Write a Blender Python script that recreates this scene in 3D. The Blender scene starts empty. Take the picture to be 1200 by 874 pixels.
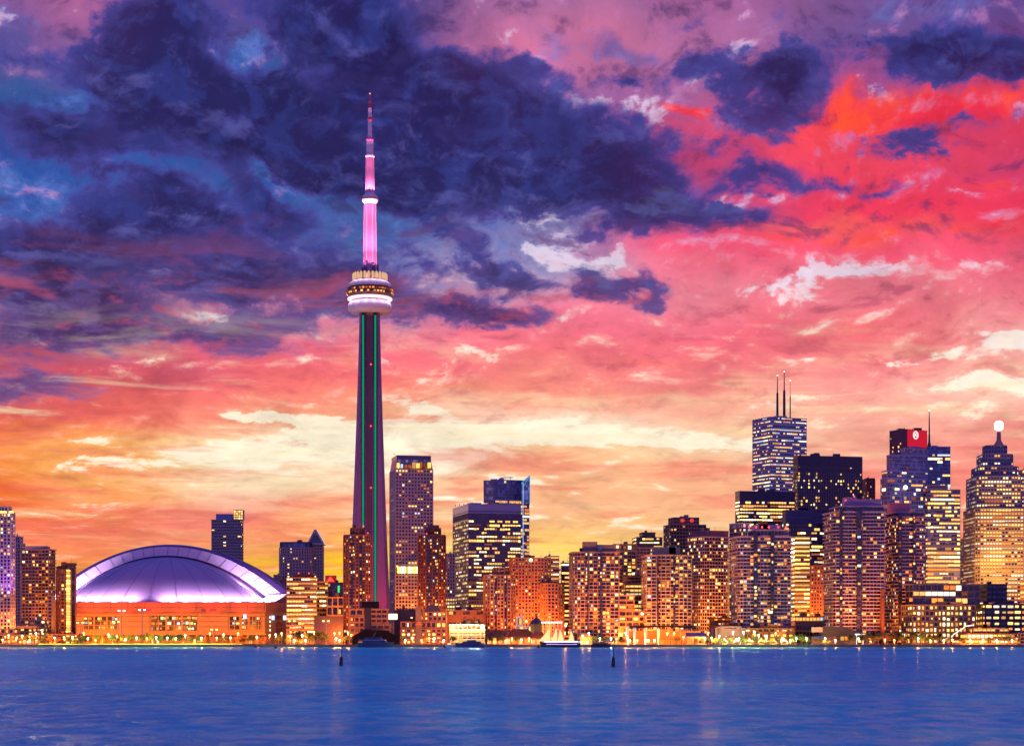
import bpy, bmesh, math, random
from mathutils import Vector, Matrix, noise as mnoise
R = math.radians
sc = bpy.context.scene
COL = sc.collection
random.seed(7)

# ---------------------------------------------------------------- camera
F = 2226.0            # focal length in photograph pixels (1200 wide)
CAMH = 6.8            # metres above the water
HOR = 748.0           # row of the horizon
cam = bpy.data.cameras.new('camera')
cam.sensor_fit = 'HORIZONTAL'
cam.sensor_width = 36.0
cam.lens = 36.0 * F / 1200.0
cam.shift_y = (HOR - 437.0) / 1200.0
cam.clip_start = 1.0
cam.clip_end = 60000.0
co = bpy.data.objects.new('camera', cam)
COL.objects.link(co)
co.location = (0, 0, CAMH)
co.rotation_euler = (R(90), 0, 0)
sc.camera = co

# ---------------------------------------------------------------- colour management, sampling
sc.view_settings.view_transform = 'Standard'
sc.view_settings.look = 'None'
sc.view_settings.exposure = 0.0
sc.view_settings.gamma = 1.0
sc.view_settings.use_curve_mapping = False
sc.render.engine = 'CYCLES'
cy = sc.cycles
cy.max_bounces = 5
cy.diffuse_bounces = 2
cy.glossy_bounces = 3
cy.transmission_bounces = 2
cy.sample_clamp_indirect = 6.0
cy.caustics_reflective = False
cy.caustics_refractive = False
cy.use_denoising = True
try:
    cy.denoiser = 'OPENIMAGEDENOISE'
    cy.denoising_prefilter = 'ACCURATE'
    cy.denoising_input_passes = 'RGB_ALBEDO_NORMAL'
except Exception:
    pass
cy.use_adaptive_sampling = False

def lin(c):
    return tuple((v / 255.0 / 12.92) if v / 255.0 <= 0.04045 else ((v / 255.0 + 0.055) / 1.055) ** 2.4 for v in c)

# ---------------------------------------------------------------- node helper
class NT:
    def __init__(self, tree):
        self.t = tree
        self.n = tree.nodes
        self.l = tree.links
    def new(self, typ, **kw):
        n = self.n.new(typ)
        for k, v in kw.items():
            setattr(n, k, v)
        return n
    def put(self, sock, v):
        if isinstance(v, bpy.types.NodeSocket):
            self.l.new(v, sock)
        elif v is not None:
            if sock.type == 'RGBA' and len(v) == 3:
                v = (*v, 1.0)
            sock.default_value = v
    def m(self, op, a, b=None, c=None, clamp=False):
        n = self.new('ShaderNodeMath', operation=op, use_clamp=clamp)
        for i, v in enumerate((a, b, c)):
            if v is not None:
                self.put(n.inputs[i], v)
        return n.outputs[0]
    def ss(self, v, lo, hi, a=0.0, b=1.0, kind='SMOOTHSTEP'):
        n = self.new('ShaderNodeMapRange', interpolation_type=kind)
        for i, x in zip((0, 1, 2, 3, 4), (v, lo, hi, a, b)):
            self.put(n.inputs[i], x)
        return n.outputs[0]
    def mix(self, f, a, b, blend='MIX'):
        n = self.new('ShaderNodeMix', data_type='RGBA', blend_type=blend)
        self.put(n.inputs[0], f)
        self.put(n.inputs[6], a)
        self.put(n.inputs[7], b)
        return n.outputs[2]
    def comb(self, x, y, z):
        n = self.new('ShaderNodeCombineXYZ')
        for i, v in enumerate((x, y, z)):
            self.put(n.inputs[i], v)
        return n.outputs[0]
    def sep(self, v):
        n = self.new('ShaderNodeSeparateXYZ')
        self.l.new(v, n.inputs[0])
        return n.outputs
    def noise(self, vec, scale, detail=5.0, rough=0.55, dist=0.0, lac=2.0):
        n = self.new('ShaderNodeTexNoise')
        if vec is not None:
            self.l.new(vec, n.inputs['Vector'])
        n.inputs['Scale'].default_value = scale
        n.inputs['Detail'].default_value = detail
        n.inputs['Roughness'].default_value = rough
        n.inputs['Lacunarity'].default_value = lac
        n.inputs['Distortion'].default_value = dist
        return n
    def ramp(self, f, stops, interp='LINEAR'):
        n = self.new('ShaderNodeValToRGB')
        cr = n.color_ramp
        cr.interpolation = interp
        while len(cr.elements) > 1:
            cr.elements.remove(cr.elements[-1])
        stops = sorted(stops, key=lambda s: s[0])
        cr.elements[0].position = stops[0][0]
        cr.elements[0].color = (*stops[0][1], 1)
        for p, c in stops[1:]:
            e = cr.elements.new(p)
            e.color = (*c, 1)
        self.put(n.inputs[0], f)
        return n.outputs[0]

# ---------------------------------------------------------------- the dusk sky (world)
world = bpy.data.worlds.new('World')
sc.world = world
world.use_nodes = True
world.cycles.sampling_method = 'MANUAL'
world.cycles.sample_map_resolution = 1024
SUN_AZ, SUN_EL = -17.0, 1.2        # degrees: low behind the left of the skyline

def build_sky():
    world.node_tree.nodes.clear()
    N = NT(world.node_tree)
    d = N.new('ShaderNodeTexCoord').outputs['Generated']
    x, y, z = N.sep(d)
    r = N.m('SQRT', N.m('MAXIMUM', N.m('ADD', N.m('MULTIPLY', x, x), N.m('MULTIPLY', y, y)), 1e-5))
    cx, cyy = N.m('DIVIDE', x, r), N.m('DIVIDE', y, r)
    U = N.m('MULTIPLY', N.m('ARCTAN2', x, y), F)
    V = N.m('MINIMUM', N.m('MULTIPLY', N.m('MAXIMUM', N.m('DIVIDE', z, r), 0.0), F), 6000.0)
    W = N.m('MULTIPLY', N.m('LOGARITHM', N.m('ADD', V, 70.0), math.e), 3.3)
    Q = N.comb(N.m('MULTIPLY', cx, 8.9), N.m('MULTIPLY', cyy, 8.9), W)
    nA = N.noise(Q, 1.05, 9.0, 0.56, 0.25)            # the big warp
    nB = N.noise(Q, 2.6, 10.0, 0.60, 0.35)            # cloud texture
    Qs = N.comb(N.m('MULTIPLY', cx, 7.0), N.m('MULTIPLY', cyy, 7.0), N.m('MULTIPLY', W, 2.6))
    nC = N.noise(Qs, 1.5, 9.0, 0.58, 0.5)             # thin level streaks
    nD = N.noise(Q, 7.0, 8.0, 0.62, 0.6)              # fine curdled detail
    Qd = N.new('ShaderNodeVectorMath', operation='ADD'); N.l.new(Q, Qd.inputs[0]); Qd.inputs[1].default_value = (0.01, 0, -0.085)
    nE = N.noise(Qd.outputs[0], 2.6, 10.0, 0.60, 0.35)   # the same clouds a little lower: which flank faces the set sun
    emb = N.m('SUBTRACT', nB.outputs['Fac'], nE.outputs['Fac'])
    nF = N.noise(Q, 4.4, 9.0, 0.62, 0.5)              # broken lumps
    a = N.sep(nA.outputs['Color'])
    b = N.sep(nB.outputs['Color'])
    c = N.sep(nC.outputs['Color'])
    dd = N.sep(nD.outputs['Color'])
    # warp: more at height, flatter near the horizon
    amp = N.ss(V, 60.0, 560.0, 0.22, 1.0)
    du = N.m('ADD', N.m('MULTIPLY', N.m('SUBTRACT', a[0], 0.5), 240.0), N.m('MULTIPLY', N.m('SUBTRACT', b[0], 0.5), 110.0))
    du = N.m('ADD', du, N.m('MULTIPLY', N.m('SUBTRACT', dd[0], 0.5), 40.0))
    dv = N.m('ADD', N.m('MULTIPLY', N.m('SUBTRACT', a[1], 0.5), 150.0), N.m('MULTIPLY', N.m('SUBTRACT', b[1], 0.5), 85.0))
    dv = N.m('ADD', dv, N.m('MULTIPLY', N.m('SUBTRACT', dd[1], 0.5), 30.0))
    dv = N.m('MULTIPLY', dv, amp)
    U2 = N.m('ADD', U, du)
    V2 = N.m('ADD', N.m('ADD', V, dv), N.m('MULTIPLY', N.m('SUBTRACT', c[0], 0.5), N.ss(V, 100.0, 500.0, 60.0, 20.0)))
    P2 = N.comb(U2, V2, 0.0)
    fineP = N.comb(N.m('ADD', U, N.m('MULTIPLY', du, 0.8)), N.m('ADD', V, N.m('MULTIPLY', dv, 0.8)), 0.0)

    # smooth colours of the air by bearing (columns) and height
    TOP = [(3000, (14, 84, 170)), (1750, (14, 84, 178)), (1150, (24, 76, 170))]
    cols = {
        -40: [(-140, (80, 60, 150)), (0, (118, 84, 150)), (60, (84, 74, 145)), (130, (56, 92, 165)), (200, (42, 62, 140)), (240, (38, 88, 170)), (290, (52, 78, 160)), (350, (120, 84, 138)), (390, (150, 92, 140)),
              (440, (170, 74, 108)), (490, (205, 86, 98)), (522, (240, 86, 66)), (545, (250, 122, 46)), (585, (246, 98, 26)), (615, (244, 112, 72)), (640, (242, 122, 92)), (662, (250, 168, 30)), (700, (252, 190, 60))],
        120: [(-140, (90, 66, 155)), (0, (172, 98, 150)), (60, (150, 92, 150)), (130, (60, 84, 160)), (230, (44, 84, 165)), (300, (70, 90, 160)), (360, (185, 120, 150)), (410, (170, 84, 122)),
              (450, (215, 86, 104)), (500, (236, 104, 92)), (530, (252, 168, 92)), (555, (252, 176, 100)), (590, (250, 150, 96)), (620, (246, 124, 96)), (650, (246, 134, 90)), (676, (250, 160, 60)), (710, (253, 180, 60))],
        250: [(-140, (60, 60, 150)), (0, (90, 70, 140)), (60, (54, 90, 165)), (160, (50, 76, 155)), (280, (52, 90, 165)), (340, (140, 110, 160)), (375, (232, 140, 160)), (405, (225, 96, 128)), (450, (240, 104, 112)),
              (500, (250, 150, 122)), (530, (255, 224, 168)), (560, (255, 232, 190)), (590, (250, 176, 150)), (615, (247, 148, 128)), (645, (249, 156, 104)), (668, (253, 188, 56)), (695, (255, 200, 40))],
        430: [(-140, (44, 60, 150)), (0, (62, 58, 130)), (100, (58, 60, 140)), (230, (58, 84, 160)), (300, (74, 104, 170)), (345, (150, 140, 190)), (380, (240, 130, 160)), (410, (242, 104, 126)), (450, (250, 118, 114)),
              (488, (254, 176, 134)), (515, (255, 240, 205)), (545, (255, 242, 210)), (575, (253, 200, 156)), (605, (252, 176, 130)), (632, (252, 184, 84)), (660, (255, 202, 30)), (700, (255, 196, 60))],
        640: [(-140, (60, 70, 155)), (0, (176, 108, 158)), (50, (214, 116, 158)), (110, (150, 96, 158)), (200, (90, 88, 165)), (280, (130, 132, 190)), (320, (205, 170, 205)), (360, (244, 116, 148)), (420, (248, 116, 128)),
              (460, (252, 150, 128)), (495, (255, 236, 205)), (520, (254, 205, 155)), (555, (253, 188, 140)), (590, (253, 184, 138)), (625, (254, 198, 130)), (650, (255, 214, 100)), (700, (255, 205, 80))],
        840: [(-140, (90, 70, 155)), (0, (166, 96, 152)), (50, (176, 106, 158)), (110, (160, 92, 148)), (160, (214, 76, 122)), (210, (196, 66, 118)), (260, (186, 84, 140)), (300, (240, 82, 122)), (350, (244, 134, 154)), (400, (246, 106, 128)),
              (450, (250, 140, 134)), (490, (253, 190, 158)), (515, (254, 214, 176)), (550, (252, 176, 138)), (600, (253, 188, 140)), (650, (255, 192, 110)), (700, (255, 190, 90))],
        1010: [(-140, (84, 66, 160)), (0, (124, 86, 152)), (60, (112, 82, 152)), (110, (160, 76, 138)), (150, (240, 68, 74)), (190, (240, 70, 96)), (250, (240, 58, 92)), (275, (246, 92, 94)), (300, (238, 80, 112)), (350, (240, 124, 142)),
               (400, (245, 108, 118)), (450, (249, 146, 146)), (490, (252, 176, 156)), (560, (250, 158, 138)), (650, (250, 160, 120)), (700, (250, 160, 110))],
        1200: [(-140, (84, 64, 160)), (0, (116, 78, 146)), (60, (96, 70, 142)), (120, (170, 66, 120)), (145, (228, 60, 90)), (200, (204, 60, 108)), (250, (242, 58, 88)), (300, (236, 80, 114)), (360, (242, 116, 134)), (405, (250, 196, 186)),
               (440, (250, 170, 154)), (470, (252, 206, 184)), (510, (249, 146, 136)), (600, (246, 134, 112)), (700, (248, 148, 100))],
    }
    f = N.m('DIVIDE', V2, 3100.0)
    keys = sorted(cols)
    col = None
    for i, k in enumerate(keys):
        st = [((HOR - yy) / 3100.0, lin(cc)) for yy, cc in cols[k]] + [(v / 3100.0, lin(cc)) for v, cc in TOP]
        st = [(min(max(p, 0), 1), cc) for p, cc in st]
        rc = N.ramp(f, st)
        if col is None:
            col = rc
        else:
            col = N.mix(N.ss(U2, keys[i - 1] - 600.0, k - 600.0), col, rc)

    def blobs(vec, lst):
        acc = 0.0
        for (px, py, rx, ry, rot, w) in lst:
            mp = N.new('ShaderNodeMapping', vector_type='TEXTURE')
            N.l.new(vec, mp.inputs['Vector'])
            mp.inputs['Location'].default_value = (px - 600.0, HOR - py, 0)
            mp.inputs['Rotation'].default_value = (0, 0, R(-rot))
            mp.inputs['Scale'].default_value = (rx, ry, 1)
            g = N.new('ShaderNodeTexGradient', gradient_type='SPHERICAL')
            N.l.new(mp.outputs[0], g.inputs[0])
            acc = N.m('MULTIPLY_ADD', g.outputs['Fac'], w, acc)
        return acc

    tex = N.m('ADD', N.m('MULTIPLY', N.m('SUBTRACT', nB.outputs['Fac'], 0.5), 1.1), N.m('MULTIPLY', N.m('SUBTRACT', nD.outputs['Fac'], 0.5), 0.55))
    texs = N.m('MULTIPLY', N.m('SUBTRACT', nC.outputs['Fac'], 0.5), 1.5)

    # pale breaks where the light behind shows through
    s = N.m('ADD', N.m('MULTIPLY', blobs(fineP, BRIGHT), N.ss(V, 240.0, 400.0, 1.6, 1.2)), N.m('MULTIPLY', N.m('ADD', N.m('ADD', tex, texs), N.m('ADD', N.m('MULTIPLY', N.m('SUBTRACT', nF.outputs['Fac'], 0.5), 0.9), N.m('MULTIPLY', emb, 3.0))), 1.1))
    mk = N.ss(s, 0.42, 0.92)
    bright = N.mix(N.ss(V, 240.0, 480.0), lin((255, 244, 216)), lin((222, 206, 232)))
    col = N.mix(N.m('MULTIPLY', mk, 0.92), col, bright)
    # blue gaps
    bluef = blobs(fineP, BLUE)
    s = N.m('ADD', bluef, N.m('MULTIPLY', tex, 0.9))
    mk = N.ss(s, 0.3, 0.8)
    bl = N.mix(N.ss(nD.outputs['Fac'], 0.35, 0.7), lin((34, 78, 160)), lin((92, 120, 196)))
    col = N.mix(N.m('MULTIPLY', mk, 0.8), col, bl)
    # fiery undersides
    s = N.m('ADD', N.m('MULTIPLY', blobs(fineP, FIRE), 1.2), N.m('MULTIPLY', N.m('ADD', tex, texs), 0.7))
    mk = N.ss(s, 0.28, 0.85)
    fire = N.mix(N.ss(nB.outputs['Fac'], 0.4, 0.66), lin((240, 46, 78)), lin((255, 84, 40)))
    col = N.mix(N.m('MULTIPLY', mk, 0.9), col, fire)
    # dark cloud masses
    darkf = blobs(fineP, DARK)
    s = N.m('ADD', N.m('SUBTRACT', N.m('MULTIPLY', darkf, 1.65), N.m('MULTIPLY', bluef, 1.7)), N.m('MULTIPLY', N.m('ADD', tex, N.m('ADD', N.m('MULTIPLY', N.m('SUBTRACT', nF.outputs['Fac'], 0.5), 1.0), N.m('MULTIPLY', N.m('SUBTRACT', nA.outputs['Fac'], 0.5), 0.8))), 2.15))
    mk = N.m('MULTIPLY', N.ss(s, 0.12, 0.85), N.ss(darkf, 0.03, 0.22))
    mkd = mk
    core = N.ss(s, 0.4, 1.5)
    lo = N.mix(core, lin((112, 78, 138)), lin((56, 38, 100)))
    hi = N.mix(core, lin((68, 64, 146)), lin((34, 28, 86)))
    dark = N.mix(N.ss(V, 300.0, 470.0), lo, hi)
    dark = N.mix(N.m('MULTIPLY', N.ss(nD.outputs['Fac'], 0.5, 0.72), 0.30), dark, lin((84, 88, 168)))
    dark = N.mix(N.m('MULTIPLY', N.ss(nF.outputs['Fac'], 0.47, 0.62), 0.42), dark, N.mix(N.ss(V, 330.0, 470.0), lin((128, 96, 160)), lin((52, 66, 150))))
    col = N.mix(N.m('MULTIPLY', mk, 0.95), col, dark)
    # fine streaks near the horizon: alternate lighter and redder
    st = N.m('MULTIPLY', N.ss(V, 420.0, 250.0), N.ss(nC.outputs['Fac'], 0.52, 0.70))
    col = N.mix(N.m('MULTIPLY', st, 0.55), col, lin((255, 226, 176)))
    st = N.m('MULTIPLY', N.ss(V, 520.0, 260.0), N.ss(nC.outputs['Fac'], 0.48, 0.34))
    col = N.mix(N.m('MULTIPLY', st, 0.5), col, lin((240, 110, 104)))
    # undersides catch the afterglow, upper flanks fall dark
    glow = N.mix(N.ss(V, 330.0, 520.0), lin((255, 214, 190)), lin((196, 128, 186)))
    glow = N.mix(N.m('MULTIPLY', mkd, N.ss(V, 260.0, 420.0, 0.55, 0.97)), glow, lin((74, 78, 156)))
    col = N.mix(N.m('MULTIPLY', N.ss(emb, 0.03, 0.17), N.ss(V, 200, 420, 0.25, 0.55)), col, glow)
    shade = N.mix(N.ss(V, 330.0, 520.0), lin((206, 84, 110)), lin((52, 44, 108)))
    col = N.mix(N.m('MULTIPLY', N.ss(emb, -0.03, -0.16), N.ss(V, 200, 420, 0.2, 0.6)), col, shade)
    # gentle cloud texture everywhere
    lum = N.m('ADD', 1.0, N.m('MULTIPLY', tex, 0.85))
    mul = N.new('ShaderNodeVectorMath', operation='SCALE')
    N.l.new(col, mul.inputs[0])
    N.l.new(lum, mul.inputs['Scale'])
    col = mul.outputs[0]

    # the eastern sky behind the viewer: blue-violet dusk
    back = N.ramp(N.m('DIVIDE', V, 4000.0), [(0.0, lin((150, 120, 205))), (0.15, lin((128, 112, 205))), (0.4, lin((84, 98, 196))), (1.0, lin((34, 74, 160)))])
    back = N.mix(N.m('MULTIPLY', N.ss(nB.outputs['Fac'], 0.45, 0.65), 0.4), back, lin((196, 130, 190)))
    col = N.mix(N.ss(cyy, 0.75, -0.1), col, back)
    # below the horizon: dim lake blue
    col = N.mix(N.ss(z, 0.0, -0.02), col, lin((24, 44, 96)))

    sky = N.new('ShaderNodeTexSky', sky_type='NISHITA')
    sky.sun_disc = False
    sky.sun_elevation = R(SUN_EL)
    sky.sun_rotation = R(SUN_AZ)
    sky.dust_density = 2.0
    bg1 = N.new('ShaderNodeBackground')
    N.l.new(sky.outputs[0], bg1.inputs[0])
    bg1.inputs[1].default_value = 0.0015
    bg2 = N.new('ShaderNodeBackground')
    N.l.new(col, bg2.inputs[0])
    bg2.inputs[1].default_value = 1.0
    add = N.new('ShaderNodeAddShader')
    N.l.new(bg1.outputs[0], add.inputs[0])
    N.l.new(bg2.outputs[0], add.inputs[1])
    out = N.new('ShaderNodeOutputWorld')
    N.l.new(add.outputs[0], out.inputs[0])

# cloud masses by the bearing and height they stand at (column, row, half sizes, tilt, weight)
DARK = [
    (230, 110, 150, 110, 35, 0.9), (180, 50, 100, 70, 60, 0.8), (330, 170, 170, 90, 30, 0.9), (250, 180, 170, 70, 20, 0.7), (140, 120, 70, 60, 40, 0.6),
    (420, 80, 200, 130, 20, 0.7), (480, 150, 230, 120, 15, 0.8), (560, 120, 180, 90, 18, 0.85), (620, 190, 210, 80, 12, 0.95), (720, 175, 150, 60, 10, 0.75), (540, 70, 60, 60, 0, 0.5),
    (390, 220, 150, 70, 25, 0.7), (520, 230, 190, 70, 8, 0.75), (370, 20, 130, 90, 0, 0.7), (450, 30, 50, 60, 30, 0.5), (215, 25, 60, 50, 0, 0.5),
    (60, 165, 180, 40, 5, 0.85), (120, 215, 140, 46, 20, 0.75), (150, 275, 130, 40, 5, 0.8), (30, 90, 100, 46, 10, 0.5), (220, 240, 120, 40, 20, 0.5), (330, 265, 100, 30, 20, 0.5),
    (60, 325, 190, 60, 3, 1.15), (110, 390, 170, 34, 4, 0.5), (300, 385, 130, 26, 4, 0.5), (420, 300, 110, 60, 0, 0.45), (600, 310, 70, 40, 10, 0.4), (30, 470, 110, 26, 2, 0.35), (250, 270, 170, 44, 12, 0.7), (270, 320, 170, 40, 5, 0.75), (330, 350, 170, 40, 4, 0.7), (510, 350, 150, 46, 8, 0.9), (540, 300, 120, 40, 8, 0.6), (400, 330, 90, 50, 0, 0.5),
    (120, 365, 130, 30, 4, 0.7), (20, 410, 110, 36, 0, 0.8), (180, 405, 160, 28, 3, 0.6), (600, 370, 80, 24, 6, 0.55), (60, 455, 120, 24, 4, 0.35), (280, 400, 80, 18, 4, 0.4),
    (925, 118, 84, 70, -25, 1.0), (890, 92, 60, 34, 0, 0.5), (1110, 88, 130, 46, 8, 1.0), (1150, 108, 100, 34, 0, 0.6), (1060, 70, 80, 36, 0, 0.45), (930, 80, 40, 40, 0, 0.4),
    (690, 45, 50, 18, 0, 0.7), (760, 80, 80, 30, 5, 0.65), (820, 66, 60, 24, 0, 0.5), (970, 40, 110, 36, 10, 0.4), (640, 75, 60, 18, 0, 0.45), (700, 90, 60, 24, 0, 0.4), (800, 20, 60, 16, 0, 0.3), (1120, 30, 110, 26, 6, 0.35),
    (760, 235, 130, 36, 6, 0.6), (690, 330, 130, 30, 6, 0.55), (910, 215, 80, 26, -5, 0.5), (1120, 170, 120, 18, -8, 0.5), (790, 265, 140, 26, 0, 0.55), (900, 262, 90, 20, 0, 0.4), (860, 180, 60, 20, 10, 0.35), (1010, 225, 110, 16, -4, 0.3), (760, 345, 90, 16, 4, 0.3),
]
FIRE = [
    (1040, 145, 140, 36, 4, 0.95), (1070, 155, 100, 24, 2, 0.5), (1150, 148, 60, 20, -10, 0.4), (825, 130, 56, 14, 22, 1.0), (900, 195, 90, 26, 6, 0.45), (1000, 190, 130, 26, 5, 0.4),
    (960, 290, 260, 12, -4, 0.5), (1160, 258, 70, 12, -28, 0.7), (1060, 272, 130, 9, -2, 0.6), (1180, 235, 70, 36, 0, 0.35), (1120, 215, 90, 14, 6, 0.4),
    (790, 292, 60, 10, -2, 0.4), (1190, 125, 50, 24, 0, 0.4), (850, 168, 26, 10, 30, 0.6),
]
BRIGHT = [
    (690, 285, 80, 46, 25, 0.85), (640, 250, 70, 46, 30, 0.6), (725, 305, 50, 18, -30, 0.7), (820, 255, 90, 18, 3, 0.7), (790, 145, 80, 40, 40, 0.4), (700, 120, 60, 26, 20, 0.3), (745, 330, 70, 16, 0, 0.5),
    (930, 348, 100, 22, -5, 0.8), (990, 330, 70, 18, 0, 0.65), (1045, 318, 40, 16, 0, 0.6), (1150, 408, 90, 20, 0, 1.1), (1180, 460, 110, 18, 4, 0.95), (1080, 430, 90, 12, 2, 0.7),
    (560, 505, 190, 18, 5, 1.0), (700, 505, 170, 20, 4, 0.9), (500, 480, 70, 12, 12, 1.0), (400, 500, 130, 18, 4, 0.8), (330, 495, 90, 10, 4, 0.7),
    (300, 535, 240, 34, -4, 0.8), (540, 540, 190, 34, 2, 0.75), (450, 520, 160, 30, 0, 0.5), (830, 520, 190, 14, 4, 0.6), (120, 545, 90, 14, -4, 0.3), (620, 570, 120, 12, 3, 0.4), (700, 610, 140, 12, 0, 0.35), (500, 585, 90, 14, 0, 0.35),
    (160, 345, 80, 16, 10, 0.6), (240, 375, 90, 16, 10, 0.6), (350, 320, 60, 18, 0, 0.4), (560, 330, 60, 18, 20, 0.5), (640, 380, 50, 10, 0, 0.3),
]
BLUE = [
    (285, 45, 30, 50, 10, 1.1), (70, 135, 80, 16, 6, 0.9), (40, 240, 150, 50, 0, 0.8), (170, 215, 80, 18, 20, 0.5), (300, 210, 70, 26, 40, 0.6), (340, 240, 80, 22, 30, 0.6),
    (250, 250, 80, 24, 30, 0.5), (420, 290, 120, 40, 0, 0.6), (480, 270, 100, 26, 10, 0.5), (600, 260, 90, 44, 20, 0.55), (30, 50, 80, 36, 0, 0.5), (640, 30, 50, 30, 30, 0.4), (445, 80, 24, 16, 0, 0.6),
    (690, 60, 80, 40, 0, 0.55), (750, 65, 100, 30, 10, 0.5), (1040, 30, 130, 44, 0, 0.6), (560, 300, 80, 26, 0, 0.5), (500, 330, 120, 22, 0, 0.45), (900, 40, 100, 30, 0, 0.35), (1160, 40, 80, 30, 0, 0.35),
]
build_sky()

# ---------------------------------------------------------------- the sun, all but set behind the skyline
sun = bpy.data.lights.new('sun', 'SUN')
sun.energy = 0.2
sun.angle = R(0.6)
sun.color = (1.0, 0.55, 0.28)
so = bpy.data.objects.new('sun', sun)
COL.objects.link(so)
so.rotation_euler = (R(90 - SUN_EL - 1.5), 0, R(180 - SUN_AZ))

# ================================================================ helpers
def PX(px, Y):
    return (px - 600.0) / F * Y
def PZ(py, Y):
    return CAMH + (HOR - py) / F * Y
GZ = 2.0              # level of the quay and the streets
SHORE = 1484.0

class MB:
    """collects faces (world coordinates), builds ONE mesh object"""
    def __init__(self):
        self.v = []; self.f = []; self.mi = []; self.cur = 0
    def add(self, vs, fs):
        o = len(self.v)
        self.v += [tuple(p) for p in vs]
        self.f += [tuple(i + o for i in f) for f in fs]
        self.mi += [self.cur] * len(fs)
    def box(self, x0, x1, y0, y1, z0, z1):
        self.add([(x0, y0, z0), (x1, y0, z0), (x1, y1, z0), (x0, y1, z0), (x0, y0, z1), (x1, y0, z1), (x1, y1, z1), (x0, y1, z1)],
                 [(0, 3, 2, 1), (4, 5, 6, 7), (0, 1, 5, 4), (1, 2, 6, 5), (2, 3, 7, 6), (3, 0, 4, 7)])
    def obox(self, c, u, n, w, d, z0, z1):
        """box: width w along u, from c outward by d along n (2D unit vectors), z0..z1"""
        p = []
        for z in (z0, z1):
            for (a, b) in ((-.5, 0), (.5, 0), (.5, 1), (-.5, 1)):
                p.append((c[0] + u[0] * w * a + n[0] * d * b, c[1] + u[1] * w * a + n[1] * d * b, z))
        self.add(p, [(0, 3, 2, 1), (4, 5, 6, 7), (0, 1, 5, 4), (1, 2, 6, 5), (2, 3, 7, 6), (3, 0, 4, 7)])
    def prism(self, poly, z0, z1, top=None):
        n = len(poly); top = top or poly
        vs = [(p[0], p[1], z0) for p in poly] + [(p[0], p[1], z1 if len(p) < 3 else p[2]) for p in top]
        fs = [tuple(reversed(range(n))), tuple(range(n, 2 * n))] + [(i, (i + 1) % n, n + (i + 1) % n, n + i) for i in range(n)]
        self.add(vs, fs)
    def lathe(self, cx, cy, prof, seg=24, rot=0.0, sx=1.0, sy=1.0):
        vs = []; fs = []; m = len(prof)
        for r, z in prof:
            for k in range(seg):
                a = rot + 2 * math.pi * k / seg
                vs.append((cx + max(r, 1e-3) * math.cos(a) * sx, cy + max(r, 1e-3) * math.sin(a) * sy, z))
        for i in range(m - 1):
            for k in range(seg):
                k2 = (k + 1) % seg
                fs.append((i * seg + k, i * seg + k2, (i + 1) * seg + k2, (i + 1) * seg + k))
        fs.append(tuple(reversed(range(seg))))
        fs.append(tuple((m - 1) * seg + k for k in range(seg)))
        self.add(vs, fs)
    def tube(self, a, b, r0, r1=None, seg=8):
        a = Vector(a); b = Vector(b); r1 = r0 if r1 is None else r1
        d = (b - a).normalized()
        u = d.orthogonal().normalized(); w = d.cross(u)
        vs = []
        for p, r in ((a, r0), (b, r1)):
            for k in range(seg):
                t = 2 * math.pi * k / seg
                vs.append(p + u * (r * math.cos(t)) + w * (r * math.sin(t)))
        fs = [tuple(reversed(range(seg))), tuple(range(seg, 2 * seg))] + [(k, (k + 1) % seg, seg + (k + 1) % seg, seg + k) for k in range(seg)]
        self.add(vs, fs)
    def ball(self, c, r, seg=10, rings=6, sz=1.0):
        prof = [(r * math.sin(math.pi * i / rings), c[2] - r * sz * math.cos(math.pi * i / rings)) for i in range(rings + 1)]
        self.lathe(c[0], c[1], prof, seg)
    def loft(self, rings, close=True, caps=True):
        n = len(rings[0]); vs = [p for r in rings for p in r]; fs = []
        for i in range(len(rings) - 1):
            for k in range(n if close else n - 1):
                k2 = (k + 1) % n
                fs.append((i * n + k, i * n + k2, (i + 1) * n + k2, (i + 1) * n + k))
        if caps:
            fs.append(tuple(reversed(range(n)))); fs.append(tuple((len(rings) - 1) * n + k for k in range(n)))
        self.add(vs, fs)
    def build(self, name, mats, parent=None, smooth=False):
        if not self.v:
            return None
        off = parent_loc(parent)
        me = bpy.data.meshes.new(name)
        me.from_pydata([(x - off[0], y - off[1], z - off[2]) for x, y, z in self.v], [], self.f)
        if not isinstance(mats, (list, tuple)):
            mats = [mats]
        for m in mats:
            me.materials.append(m)
        if any(self.mi):
            me.polygons.foreach_set('material_index', self.mi)
        if smooth:
            me.polygons.foreach_set('use_smooth', [True] * len(me.polygons))
        bm = bmesh.new(); bm.from_mesh(me)
        bmesh.ops.recalc_face_normals(bm, faces=bm.faces)
        bm.to_mesh(me); bm.free()
        me.update()
        o = bpy.data.objects.new(name, me)
        COL.objects.link(o)
        if parent is not None:
            o.parent = parent
        return o

def parent_loc(p):
    x = y = z = 0.0
    while p is not None:
        x += p.location[0]; y += p.location[1]; z += p.location[2]
        p = p.parent
    return (x, y, z)

def tag(o, label=None, cat=None, group=None, kind=None):
    for k, v in (('label', label), ('category', cat), ('group', group), ('kind', kind)):
        if v:
            o[k] = v
    return o
def thing(name, label, cat, loc, group=None):
    o = bpy.data.objects.new(name, None)
    COL.objects.link(o)
    o.location = loc
    o.empty_display_size = 2
    return tag(o, label, cat, group)
def struct(o):
    o['kind'] = 'structure'
    return o
def copy_tree(o, parent=None):
    c = o.copy(); COL.objects.link(c); c.parent = parent
    for ch in [x for x in bpy.data.objects if x.parent == o]:
        copy_tree(ch, c)
    return c

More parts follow.
